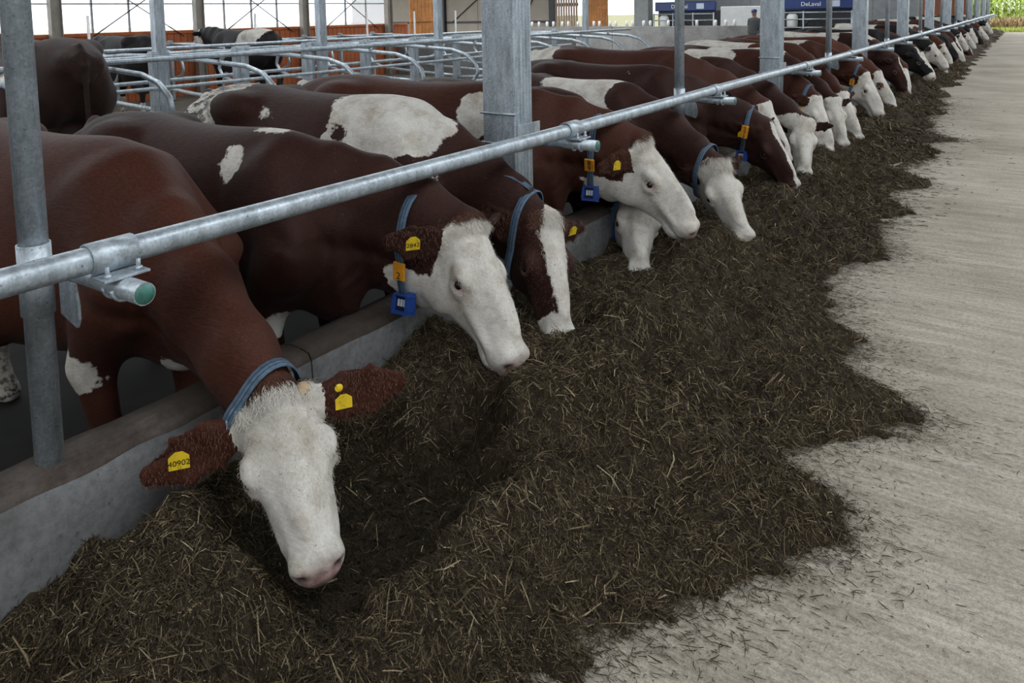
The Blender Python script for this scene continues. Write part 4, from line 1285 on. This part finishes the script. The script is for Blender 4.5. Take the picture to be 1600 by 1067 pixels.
def feed_bed(ys, xs):
    X, Y = np.meshgrid(xs, ys)
    h, u = feed_h(X, Y)
    keep = u < 1.02
    V = np.stack([X, Y, h], -1).reshape(-1, 3)
    ny, nx = X.shape
    i = np.arange(ny * nx).reshape(ny, nx)
    Q = np.stack([i[:-1, :-1], i[:-1, 1:], i[1:, 1:], i[1:, :-1]], -1).reshape(-1, 4)
    kq = (keep.ravel()[Q]).any(1)
    return V, Q[kq]
def strands(n, y0, y1, lmin, lmax, wid, seed, loose=False, xr=None, pale=.10):
    rng = np.random.default_rng(seed)
    y = y0 + (y1 - y0) * rng.random(n); x = XK + .01 + rng.random(n) * (2.1 if not loose else 3.0)
    if xr == 'edge': x = edge_x(y) - .10 + rng.exponential(.10, n)
    elif xr: x = xr[0] + rng.random(n) * (xr[1] - xr[0])
    h, u = feed_h(x, y)
    if loose:
        ok = (u > .97) & (x < 1.5) if xr == 'edge' else (u > .93) & (rng.random(n) < np.exp(-np.clip(u - 1, 0, 9) * 14) + .025)
    else: ok = (u < 1.0)
    x, y, h = x[ok], y[ok], np.maximum(h[ok], .001)
    n = len(x)
    e = .012
    hx = (np.maximum(feed_h(x + e, y)[0], 0) - h) / e; hy = (np.maximum(feed_h(x, y + e)[0], 0) - h) / e
    hx = np.clip(hx, -1.2, 1.2); hy = np.clip(hy, -1.2, 1.2)
    if loose: hx *= 0; hy *= 0; h = np.full(n, .001) + .004 * rng.random(n) * (u[ok] < 1.15)
    N_ = np.stack([-hx, -hy, np.ones(n)], 1); N_ /= np.linalg.norm(N_, axis=1, keepdims=True)
    th = rng.random(n) * 2 * math.pi
    if loose: th = np.where(rng.random(n) < .6, rng.normal(0, .35, n), th)
    d = np.stack([np.cos(th), np.sin(th), np.zeros(n)], 1); d[:, 2] = hx * d[:, 0] + hy * d[:, 1]
    d += N_ * rng.normal(.10 if not loose else 0.0, .20 if not loose else .02, (n, 1)); d /= np.linalg.norm(d, axis=1, keepdims=True)
    L = (lmin + (lmax - lmin) * rng.random(n) ** 2.2)[:, None]
    sd = np.cross(d, N_); sd /= np.linalg.norm(sd, axis=1, keepdims=True)
    c = np.stack([x, y, h], 1) + N_ * (.003 + .010 * rng.random((n, 1)) * (0 if loose else 1))
    w_ = (wid * (.5 + rng.random(n)))[:, None]
    bend = sd * L * rng.normal(0, .10, (n, 1)) + N_ * L * rng.normal(.03, .06 if not loose else .0, (n, 1))
    a = c - d * L * .5; b = c + bend; g = c + d * L * .5
    tw = N_ * rng.normal(0, .5, (n, 1)) + sd; tw /= np.linalg.norm(tw, axis=1, keepdims=True)
    o = tw * w_ * .5
    V = np.stack([a - o * .6, a + o * .6, b - o, b + o, g - o * .6, g + o * .6], 1).reshape(-1, 3)
    V[:, 2] = np.maximum(V[:, 2], .0008)
    i = np.arange(n) * 6
    Q = np.concatenate([np.stack([i, i + 1, i + 3, i + 2], 1), np.stack([i + 2, i + 3, i + 5, i + 4], 1)])
    tone = .12 + .56 * rng.random(n)
    tone = np.where(rng.random(n) < pale, .74 + .26 * rng.random(n) ** 1.6, tone)
    # trench bottom: the hollow's shade put into darker strand tones, fewer pale straws too
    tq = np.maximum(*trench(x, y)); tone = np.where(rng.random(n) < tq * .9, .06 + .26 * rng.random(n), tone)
    if loose: tone = .22 + .30 * rng.random(n) + np.where(rng.random(n) < .06, .4, 0)
    return V, Q, np.repeat(tone, 6)
parts_ = []
V, Q = feed_bed(np.arange(.15, 7.0, .016), np.arange(XK, .15, .016)); parts_.append((V, Q, .12 + .30 * vnoise2(V[:, 0] * 60, V[:, 1] * 60)))
V, Q = feed_bed(np.arange(6.99, 20.0, .05), np.arange(XK, -.2, .035)); parts_.append((V, Q, .18 + .25 * vnoise2(V[:, 0] * 30, V[:, 1] * 30)))
V, Q = feed_bed(np.arange(19.9, 52.0, .16), np.arange(XK, -.6, .06)); parts_.append((V, Q, .2 + .25 * vnoise2(V[:, 0] * 20, V[:, 1] * 20)))
V, Q = feed_bed(np.arange(-3.0, .17, .06), np.arange(XK, .1, .05)); parts_.append((V, Q, .2 + .25 * vnoise2(V[:, 0] * 20, V[:, 1] * 20)))
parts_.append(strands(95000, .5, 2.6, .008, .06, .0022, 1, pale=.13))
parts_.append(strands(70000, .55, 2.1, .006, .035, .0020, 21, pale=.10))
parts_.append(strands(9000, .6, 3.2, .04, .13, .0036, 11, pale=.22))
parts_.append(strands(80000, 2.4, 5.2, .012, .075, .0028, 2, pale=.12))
parts_.append(strands(40000, 5.0, 10.0, .03, .12, .0050, 3))
parts_.append(strands(22000, 9.5, 24.0, .05, .18, .010, 4))
parts_.append(strands(26000, 1.2, 6.0, .005, .04, .0020, 5, True, (-1.3, .9)))
parts_.append(strands(7000, 6.0, 16.0, .02, .10, .006, 6, True, (-1.4, .6)))
parts_.append(strands(26000, 1.2, 6.5, .006, .05, .0022, 7, True, 'edge'))
parts_.append(strands(9000, 6.3, 16.0, .02, .09, .005, 8, True, 'edge'))
off = 0; VV = []; QQ = []; TT = []
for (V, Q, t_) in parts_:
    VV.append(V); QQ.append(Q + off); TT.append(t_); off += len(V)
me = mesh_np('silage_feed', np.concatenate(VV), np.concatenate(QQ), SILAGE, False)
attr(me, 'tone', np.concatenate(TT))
fo = obj('silage_feed', me)
tag(fo, 'long heap of dark chopped silage along the kerb', 'feed', kind='stuff')
# ================================================================== stalls, far walls and what stands behind the row
REDW = flat('red_brown_boards', (.42, .115, .035), .7, 0, .25, 5)
ORANGEW = flat('orange_wood', (.50, .20, .05), .6, 0, .25, 4)
PALEW = flat('weathered_slats', (.40, .29, .22), .8, 0, .25, 4)
BEIGE = flat('beige_panel', (.36, .32, .27), .8, 0, .08, 2)
GREYM = flat('grey_paint', (.30, .32, .33), .5, 0, .12, 5)
WHITEP = flat('white_plastic', (.80, .80, .78), .5, 0, .05, 9)
DARKM = flat('dark_metal', (.04, .04, .045), .5, .3, .2)
COLM = flat('taupe_steel', (.34, .31, .27), .5, .2, .15, 4)
NAVY = flat('navy_fascia', (.012, .035, .16), .35, 0, .12, 5)
def curtain_material():
    m, n, p = mat('translucent_curtain')
    tr = n.nodes.new('ShaderNodeBsdfTranslucent'); tr.inputs['Color'].default_value = (.92, .93, .95, 1)
    df = n.nodes.new('ShaderNodeBsdfTransparent'); df.inputs['Color'].default_value = (.95, .96, .98, 1)
    mx = n.nodes.new('ShaderNodeMixShader'); mx.inputs[0].default_value = .72
    n.links.new(tr.outputs[0], mx.inputs[1]); n.links.new(df.outputs[0], mx.inputs[2])
    n.links.new(mx.outputs[0], n.nodes['Material Output'].inputs['Surface'])
    return m
CURT = curtain_material()

# raised stall beds
m = MB(); m.box(-11.0, -6.2, -2, 15.6, -.13, .10, .02); tag(m.build('floor_stall_bed', BEDM), 'raised concrete bed of the double row of stalls', 'stall bed', kind='structure')
m = MB(); m.box(-14.9, -12.3, -2, 15.6, -.13, .04, .02); tag(m.build('floor_wall_bed', BEDM), 'raised bed of the stalls along the far wall', 'stall bed', kind='structure')

# ---- far wall with wood base and curtain panels
WX = -14.96
wl = tag(empty('wall_left', (WX, 0, 0)), 'far barn wall, red boards below bright translucent curtain panels', 'wall', kind='structure')
bm_ = None
for k in range(150):
    y = -6 + k * .152
    if y > 16.5: break
    if bm_ is None:
        mb = MB(); mb.box(-.02, .02, 0, .143, -.12, 1.36, .006); bo = mb.build('board', REDW, wl); bo.location = (0, y, 0); bm_ = bo.data
    else:
        bo = obj('board', bm_, wl, (0, y, 0))
m = MB(); m.box(-.10, -.03, -6, 16.6, -.12, 1.40); m.build('backing', REDW, wl)
m = MB(); m.box(-.10, .05, -6, 16.6, 1.36, 1.43, .01); m.build('cap_rail', REDW, wl)
pan = None
WCOLS = [-4.73, -1.81, 1.11, 4.03, 6.95, 9.87, 12.75, 15.72]
for k in range(len(WCOLS) - 1):
    y0, y1 = WCOLS[k], WCOLS[k + 1]
    st = (y1 - y0) / 4
    for j in range(4):
        for (z0, z1) in ((1.43, 1.98), (2.0, 3.9)):
            mb = MB(); mb.box(-.010, -.004, y0 + j * st + .012, y0 + (j + 1) * st - .012, z0, z1); mb.build('curtain_panel', CURT, wl)
        if j: 
            mb = MB(); mb.box(-.015, .03, y0 + j * st - .014, y0 + j * st + .014, 1.43, 3.9); mb.build('mullion', GREYM, wl)
    mb = MB(); mb.box(-.015, .03, y0, y1, 1.975, 2.0); mb.build('transom', GREYM, wl)
    ym = (y0 + y1) / 2 + .15
    for sg in (1, -1):
        mb = MB(); mb.tube([(.06, ym - sg * 1.0, 1.30), (.06, ym + sg * 1.0, 2.60)], .011, 6); mb.build('brace_rod', DARKM, wl)
for k, y in enumerate(WCOLS):
    o = tag(empty('wall_column', (WX + .14, y, -.1)), 'taupe steel column standing against the far curtain wall', 'column', 'columns against the far curtain wall')
    mb = MB(); mb.box(-.07, .07, -.10, -.085, 0, 4.0); mb.box(-.07, .07, .085, .10, 0, 4.0); mb.build('flange', COLM, o)
    mb = MB(); mb.box(-.008, .008, -.085, .085, 0, 4.0); mb.build('web', COLM, o)

# orange timber door past the end of the wall
d1 = tag(empty('door_1', (WX, 16.75, 0)), 'tall orange timber door at the end of the curtain wall', 'door', kind='structure')
for k in range(7):
    mb = MB(); mb.box(-.025, .025, k * .165, k * .165 + .158, -.1, 3.2, .006); mb.build('plank', ORANGEW, d1)
for z in (.35, 1.45, 2.5):
    mb = MB(); mb.box(.027, .07, 0, 1.15, z, z + .14, .006); mb.build('ledge', ORANGEW, d1)

# ---- inner columns and stakes
for k, y in enumerate((5.23, 7.77, 10.45, 13.1, 15.8)):
    o = tag(empty('stall_column', (-8.68, y, .10)), ['galvanised column rising from the stalls, nearest the brown rump', 'galvanised column rising from the middle of the stalls, second from left', 'galvanised column beside the orange door, third from left', 'galvanised column in front of the beige far wall', 'galvanised column in front of the slatted doors'][k], 'column', 'columns rising from the stalls')
    mb = MB(); mb.box(-.055, .055, -.065, .065, 0, 4.6, .006); mb.build('shaft', GALV, o)
    mb = MB(); mb.box(-.10, .10, -.10, .10, 0, .015, .003); mb.build('base_plate', GALV, o)
for y in (6.33, 9.5, 11.04, 12.5, 14.1, 15.7):
    o = MB().tube([(0, 0, 0), (0, 0, 1.0), (0, 0, 1.72)], .022, 8).build('marker_stake', WHITEP, None, (-12.45, y, .03))
    tag(o, 'thin pale stake standing at the edge of the far stalls', 'stake', 'pale stakes by the far stalls')

# ---- stall dividers
def loop_pts(sg):
    p = [(0, 1.13), (.9, 1.12), (1.75, 1.07), (2.02, 1.0), (2.18, .88), (2.22, .76), (2.14, .64), (1.9, .56), (1.2, .50), (0, .44)]
    # round the polyline
    q = []
    for i in range(len(p) - 1):
        for u in (0, .5): q.append((p[i][0] * (1 - u) + p[i + 1][0] * u, p[i][1] * (1 - u) + p[i + 1][1] * u))
    q.append(p[-1])
    return [(sg * a, 0, b) for a, b in q]
protos = {}
def put_divider(x, y, z, sg, lab, grp):
    o = tag(empty('stall_divider', (x, y, z)), lab, 'stall divider', grp)
    if sg not in protos:
        a = MB(); a.box(-.05, .05, -.03, .03, 0, 1.20, .004); post = a.build('post', GALV, o)
        b = MB(); b.tube(loop_pts(sg), .027, 8); lp = b.build('loop', GALV, o)
        cl = [MB().box(-.056, .056, -.04, .04, zz - .05, zz + .05, .004).build('clamp', GALV, o) for zz in (1.13, .44)]
        protos[sg] = (post.data, lp.data, cl[0].data, cl[1].data)
    else:
        for nm, d in zip(('post', 'loop', 'clamp', 'clamp'), protos[sg]): obj(nm, d, o)
for k in range(12):
    y = 1.65 + 1.15 * k
    put_divider(-8.62, y, .10, 1, 'curved galvanised stall divider opening towards the feeding cows', 'stall dividers facing the feeding row')
    put_divider(-8.78, y + .25, .10, -1, 'curved galvanised stall divider opening towards the far wall', 'stall dividers facing the far wall')
    put_divider(-14.45, y + .4, .04, 1, 'stall divider of the far row against the curtain wall', 'stall dividers along the curtain wall')
for (x, z, lab) in ((-8.62, 1.20, 'upper galvanised head rail of the stalls on the near side'), (-8.78, 1.22, 'upper galvanised head rail of the stalls on the far side'), (-8.56, .86, 'lower galvanised head rail of the stalls on the near side'), (-8.84, .92, 'lower galvanised head rail of the stalls on the far side'), (-14.40, 1.16, 'galvanised head rail of the stalls along the curtain wall'), (-7.35, 1.27, 'galvanised training rail across the stall loops on the near side'), (-10.0, 1.27, 'galvanised training rail across the stall loops on the far side')):
    o = MB().tube([(0, 0, 0), (0, 7, .004), (0, 14.6, 0)], .024, 8).build('stall_rail', GALV, None, (x, .8, z)); tag(o, lab, 'rail')

# ---- concrete cross walls with white caps on top
def cross_wall(name, x0, x1, y, z, lab):
    o = tag(empty(name, (0, y, 0)), lab, 'wall', kind='structure')
    n = max(1, round((x1 - x0) / 2.4)); w_ = (x1 - x0) / n
    for k in range(n):
        mb = MB(); mb.box(x0 + k * w_ + .006, x0 + (k + 1) * w_ - .006, -.09, .09, -.15, z + .01 * (k % 2), .012); mb.build('panel', WALLC, o)
cross_wall('wall_stall_end', -14.9, -9.2, 16.2, 1.12, 'grey concrete wall closing the end of the stalls')
cross_wall('wall_robot_front', -17.5, -7.7, 25.0, 1.10, 'low grey concrete wall in front of the milking robots')
cap = None
for k in range(26):
    x = -16.4 + k * .33 + .05 * math.sin(k * 3)
    if -10.9 < x < -9.0 and k % 3: continue
    if x > -7.9: break
    if cap is None:
        o = MB().lathe([(.05, 0), (.05, .16), (.035, .19)], 10).build('pipe_cap', WHITEP, None, (x, 25.0, 1.115)); cap = o.data
    else: o = obj('pipe_cap', cap, None, (x, 25.0, 1.115))
    tag(o, 'small white capped pipe standing on the far concrete wall', 'pipe cap', 'white caps on the far concrete wall')

# ---- far cross wall: beige panels, timber doors, bright opening, robots
wb = tag(empty('wall_back', (0, 30, 0)), 'beige far wall behind the stalls with braced panels', 'wall', kind='structure')
for k in range(6):
    mb = MB(); mb.box(-31 + k * 2.15, -31 + (k + 1) * 2.15 - .02, 0, .10, -.15, 4.2, .004); mb.build('panel', BEIGE, wb)
mb = MB(); mb.box(-31, -18.1, -.06, 0, 1.18, 1.28); mb.build('dark_rail', DARKM, wb)
for (xa, za, xb, zb) in ((-24.0, 1.2, -20.0, 4.0), (-24.0, 4.0, -20.0, 1.2), (-19.9, 1.2, -18.3, 3.6)):
    mb = MB(); mb.tube([(xa, -.05, za), (xb, -.05, zb)], .025, 6); mb.build('brace_rod', DARKM, wb)
mb = MB(); mb.box(-13.2, -2.0 - 7.0, 0, .1, 2.4, 4.4); mb.build('header', GREYM, wb)
mb = MB(); mb.box(-18.25, -18.0, -.2, .1, -.15, 4.2); mb.box(-24.75, -24.35, -.2, .1, -.15, 4.2); mb.build('dark_post', DARKM, wb)
d2 = tag(empty('door_2', (-17.95, 29.9, 0)), 'weathered slatted timber door in the far wall', 'door', kind='structure')
for k in range(9):
    mb = MB(); mb.box(k * .13, k * .13 + .095, -.02, .02, -.1, 3.4, .004); mb.build('slat', PALEW, d2)
mb = MB(); mb.box(0, 1.15, .025, .06, 1.9, 2.05); mb.box(0, 1.15, .025, .06, .6, .75); mb.build('ledge', PALEW, d2)
d3 = tag(empty('door_3', (-16.35, 29.9, 0)), 'orange timber door beside the bright opening in the far wall', 'door', kind='structure')
for k in range(8):
    mb = MB(); mb.box(k * .13, k * .13 + .124, -.02, .02, -.1, 3.4, .004); mb.build('plank', ORANGEW, d3)
mb = MB(); mb.box(0, 1.04, -.055, -.022, 1.75, 1.9); mb.build('ledge', ORANGEW, d3)
mb = MB(); mb.box(-13.95, -13.3, 29.6, 30.1, -.15, 4.2, .02); tag(mb.build('concrete_column', GREYM), 'broad grey column left of the milking robots', 'column')
wr = tag(empty('wall_robot_room', (0, 33, 0)), 'pale grey rear wall of the milking robot room', 'wall', kind='structure')
for k in range(6):
    mb = MB(); mb.box(-13.3 + k * 1.6, -13.3 + (k + 1) * 1.6 - .02, 0, .1, -.15, 4.2, .004); mb.build('panel', GREYM, wr)
def robot(x0, y, w_, txt, lab):
    o = tag(empty('milking_robot', (x0, y, -.12)), lab, 'milking robot', 'milking robots in the rear room')
    mb = MB(); mb.box(.05, w_ - .05, .1, 1.1, .1, 1.75, .04); mb.build('cabinet', DARKM, o)
    mb = MB(); mb.box(0, w_, -.12, .06, 1.72, 2.10, .03); fa = mb.build('fascia', NAVY, o)
    me = text_mesh(txt, .22, WHITEP, .004)
    me.transform(Matrix.Translation((w_ * .42, -.13, 1.90)) @ Matrix.Rotation(math.pi / 2, 4, 'X')); obj('lettering', me, fa)
    mb = MB(); mb.box(w_ * .70, w_ * .82, -.128, -.118, 1.80, 2.02); mb.build('sticker', PALEP, fa)
    mb = MB()
    for x in (.02, w_ * .33, w_ * .66, w_ - .02): mb.tube([(x, -.25, 0), (x, -.25, 1.65)], .03, 8)
    mb.build('uprights', GALV, o)
    for z in (1.05, 1.35, 1.6): MB().tube([(.02, -.25, z), (w_ - .02, -.25, z)], .022, 8).build('bar', GALV, o)
    mb = MB(); mb.lathe([(.16, 0), (.2, .05), (.2, .42), (.12, .5)], 14, Matrix.Translation((.38, -.05, 1.05))); mb.build('tank', WHITEP, o)
    mb = MB(); mb.tube([(.75, -.1, .9), (1.0, -.2, 1.3), (1.35, -.15, 1.35), (1.6, -.1, 1.0)], .04, 8); mb.build('hose', DARKM, o)
    return o
robot(-13.0, 29.7, 2.55, 'DeLaval', 'navy topped milking robot to the left of the man in the cap')
robot(-7.9, 29.7, 2.5, 'DeLaval', 'navy topped milking robot to the right of the man in the cap')
mb = MB(); mb.box(-9.9, -8.3, 28.6, 28.75, -.12, 1.75, .02); o = mb.build('control_panel', flat('pale_cabinet', (.55, .56, .56), .5, 0, .06)); tag(o, 'pale grey cabinet panel behind the man in the cap', 'cabinet')
we = tag(empty('wall_end', (0, 51, 0)), 'rust brown boarded wall at the far end of the cow alley', 'wall', kind='structure')
for k in range(24):
    mb = MB(); mb.box(-11.8 + k * .36, -11.8 + k * .36 + .35, 0, .06, -.2, 5.0, .01); mb.build('board', flat('rust_boards', (.22, .075, .04), .75, 0, .2) if k == 0 else MATS['rust_boards'], we)
for k, z in enumerate((1.15, 1.45)):
    o = MB().tube([(0, 0, 0), (3.9, 0, 0)], .03, 8).build('gate_rail', WHITEP, None, (-8.7, 38 + .01 * k, z)); tag(o, ['lower white rail of the gate before the rust boards', 'upper white rail of the gate before the rust boards'][k], 'rail')
for k, x in enumerate((-8.7, -6.7, -4.8)):
    o = MB().tube([(0, 0, 0), (0, 0, 1.7)], .05, 8).build('gate_post', WHITEP, None, (x, 38.05, -.18)); tag(o, 'white post carrying the gate rails before the rust boards', 'post', 'white gate posts')

# unseen roof slab added over the rear wing to keep the beige wall dim
slab((-10.6, 4.2), (-33, 3.95), 24, 34, .12, 'roof_sheet', ROOFM)

# ---- the man in the blue cap behind the concrete wall
def person():
    ax = np.arange(-.35, .36, .022); ay = np.arange(-.30, .31, .022); az = np.arange(-.02, 1.80, .022)
    F = Field(ax, ay, az); Y_ = (0, 1, 0); X_ = (1, 0, 0)
    F.cap((0, 0, .95), (0, 0, 1.38), (.155, .105), (.19, .115), X_, .05)
    F.cap((0, 0, 1.38), (0, -.01, 1.50), (.14, .08), (.058, .058), X_, .05)
    F.ell((0, -.02, 1.615), (.076, .098, .115), .03); F.ell((0, -.115, 1.60), (.016, .02, .024), .015)
    for sg in (1, -1):
        F.ell((sg * .078, -.005, 1.61), (.014, .024, .032), .01)
        F.cap((sg * .18, 0, 1.40), (sg * .235, .02, 1.13), .058, .046, X_, .04)
        F.cap((sg * .235, .02, 1.13), (sg * .20, -.10, .92), .044, .034, X_, .03)
        F.ell((sg * .195, -.13, .88), (.032, .04, .045), .02)
        F.cap((sg * .085, 0, .95), (sg * .095, -.01, .50), .092, .062, X_, .04)
        F.cap((sg * .095, -.01, .50), (sg * .10, .02, .09), .060, .042, X_, .03)
        F.cap((sg * .10, .03, .05), (sg * .105, -.14, .035), .048, .042, X_, .03)
    V, Q = surface_nets(F); V = smooth_mesh(V, Q, 2)
    m_, n, p = mat('person_skin_and_clothes')
    t = geo_attr(n, 'zone').outputs['Fac']
    r = ramp(n, t, [(0.0, (.03, .03, .035)), (.30, (.035, .04, .06)), (.55, (.05, .055, .055)), (.85, (.38, .22, .16))]); r.color_ramp.interpolation = 'CONSTANT'
    n.links.new(r.outputs['Color'], p.inputs['Base Color']); p.inputs['Roughness'].default_value = .8
    me = mesh_np('person_body', V, Q, m_)
    z = V[:, 2]; zone = np.where(z > 1.47, .9, np.where(z > .93, .6, np.where(z > .1, .35, 0.)))
    zone = np.where((np.abs(V[:, 0]) > .15) & (z < .93) & (z > .82), .9, zone)
    attr(me, 'zone', zone)
    o = empty('person', (-7.86, 26.1, -.12), math.radians(-12)); obj('body', me, o)
    mb = MB(); mb.lathe([(.084, 1.655), (.092, 1.68), (.085, 1.735), (.045, 1.765), (.004, 1.77)], 14, Matrix.Translation((0, -.015, 0)) @ Matrix.Scale(1.15, 4, (0, 1, 0))); capo = mb.build('cap', NAVY, o)
    mb = MB(); mb.add([(-.07, -.08, 1.66), (.07, -.08, 1.66), (.05, -.19, 1.645), (-.05, -.19, 1.645), (-.07, -.08, 1.668), (.07, -.08, 1.668), (.05, -.19, 1.652), (-.05, -.19, 1.652)], [(3, 2, 1, 0), (4, 5, 6, 7), (0, 1, 5, 4), (1, 2, 6, 5), (2, 3, 7, 6), (3, 0, 4, 7)]); mb.build('peak', NAVY, capo)
    tag(o, 'man in a blue cap and dark jacket standing behind the far concrete wall', 'person')
person()

# ---- cows that are not feeding
S_ = 1 / K
make_cow('cow', dict(hip=(-6.9 * S_, 3.27 * S_), W=(-7.95 * S_, 3.42 * S_, 1.53 * S_), P=(-8.95 * S_, 3.5 * S_, 1.5 * S_), M=(-9.35 * S_, 3.5 * S_, 1.15 * S_), floor=.10, res=MID, tone=(.040, .019, .017), face='white', eyes=False, patch=((-.75, .36, 1.12, .10, .10, .22),), soil=.7, wid=1.12, label='dark brown cow standing in a stall with its rump to the camera', group='cows standing in the stalls'))
make_cow('cow', dict(hip=(-12.3 * S_, 9.3 * S_), W=(-13.1 * S_, 9.35 * S_, 1.46 * S_), P=(-14.0 * S_, 9.4 * S_, 1.45 * S_), M=(-14.4 * S_, 9.4 * S_, 1.1 * S_), floor=.04, res=FAR, tone=BK, face='white', eyes=False, patch=((-.9, 0, 1.3, .5, .5, .3),), dark=((-.5, 0, 1.2, .2, .5, .3),), label='pale cow with black patches standing at the far curtain wall', group='cows standing in the stalls'))
make_cow('cow', dict(hip=(-12.3 * S_, 7.0 * S_), W=(-13.1 * S_, 7.05 * S_, 1.42 * S_), P=(-14.0 * S_, 7.1 * S_, 1.3 * S_), M=(-14.35 * S_, 7.1 * S_, .9 * S_), floor=.04, res=FAR, tone=BK, face='none', eyes=False, label='black cow standing at the far curtain wall behind the brown rump', group='cows standing in the stalls'))

# ---- outside the far end: verge, dry weeds, maize
def blades(n, x0, x1, y0, y1, h0, h1, wd, lean, seed, zb=-.03):
    rng = np.random.default_rng(seed)
    x = x0 + (x1 - x0) * rng.random(n); y = y0 + (y1 - y0) * rng.random(n); h = h0 + (h1 - h0) * rng.random(n)
    th = rng.random(n) * 2 * math.pi; d = np.stack([np.cos(th), np.sin(th)], 1); s = np.stack([-d[:, 1], d[:, 0]], 1)
    V = []
    for f, w_, l in ((0, .6, 0), (.55, 1, .35), (1, .1, 1.0)):
        for sg in (-1, 1):
            V.append(np.stack([x + d[:, 0] * lean * h * l + s[:, 0] * sg * wd * w_, y + d[:, 1] * lean * h * l + s[:, 1] * sg * wd * w_, zb + h * f * (1 - .25 * l * lean)], 1))
    V = np.stack(V, 1).reshape(-1, 3); i = np.arange(n) * 6
    Q = np.concatenate([np.stack([i, i + 1, i + 3, i + 2], 1), np.stack([i + 2, i + 3, i + 5, i + 4], 1)])
    return V, Q
GR = flat('verge_grass', (.42, .48, .10), .8, 0, .4, 2); DRY = flat('dry_weeds', (.42, .30, .17), .85, 0, .5, 3); CORNM = flat('maize_leaf', (.34, .44, .07), .6, 0, .45, 2)
V, Q = blades(14000, -9, 14, 53.2, 58.5, .08, .30, .02, .4, 1); tag(obj('verge_grass', mesh_np('verge_grass', V, Q, GR, False)), 'sunlit yellow green grass verge beyond the barn end', 'grass', kind='stuff')
V, Q = blades(9000, -9, 16, 58.2, 60.5, .3, 1.05, .03, .5, 2); tag(obj('dry_weeds', mesh_np('dry_weeds', V, Q, DRY, False)), 'band of dry brown weeds before the maize', 'weeds', kind='stuff')
def maize():
    rng = np.random.default_rng(5); VV = []; QQ = []; off = 0
    n = 900
    x = -10 + 28 * rng.random(n); y = 60.5 + 9 * rng.random(n) ** 1.5; h = 2.1 + .5 * rng.random(n)
    for k in range(9):
        z0 = h * (.12 + .095 * k); th = rng.random(n) * 6.28; L = .75 - .04 * abs(k - 4)
        d = np.stack([np.cos(th), np.sin(th), np.zeros(n)], 1); s = np.stack([-d[:, 1], d[:, 0], np.zeros(n)], 1)
        c = np.stack([x, y, z0], 1); P_ = []
        for f, w_, dz in ((0, .5, 0), (.45, 1, .28), (.8, .8, .22), (1, .1, .0)):
            for sg in (-1, 1): P_.append(c + d * (L * f) + s * (sg * .045 * w_) + np.array([0, 0, dz]))
        V = np.stack(P_, 1).reshape(-1, 3); i = np.arange(n) * 8
        for q in (0, 2, 4): QQ.append(np.stack([i + q, i + q + 1, i + q + 3, i + q + 2], 1) + off)
        VV.append(V); off += len(V)
    # stalks
    for sg in (0,):
        P_ = []
        for f in (0, 1):
            for (a, b) in ((-.015, 0), (.015, 0)): P_.append(np.stack([x + a, y + b, h * f], 1))
        V = np.stack(P_, 1).reshape(-1, 3); i = np.arange(n) * 4
        QQ.append(np.stack([i, i + 1, i + 3, i + 2], 1) + off); VV.append(V); off += len(V)
    tag(obj('maize_field', mesh_np('maize_field', np.concatenate(VV), np.concatenate(QQ), CORNM, False)), 'bright yellow green maize field beyond the barn end', 'maize', kind='stuff')
maize()
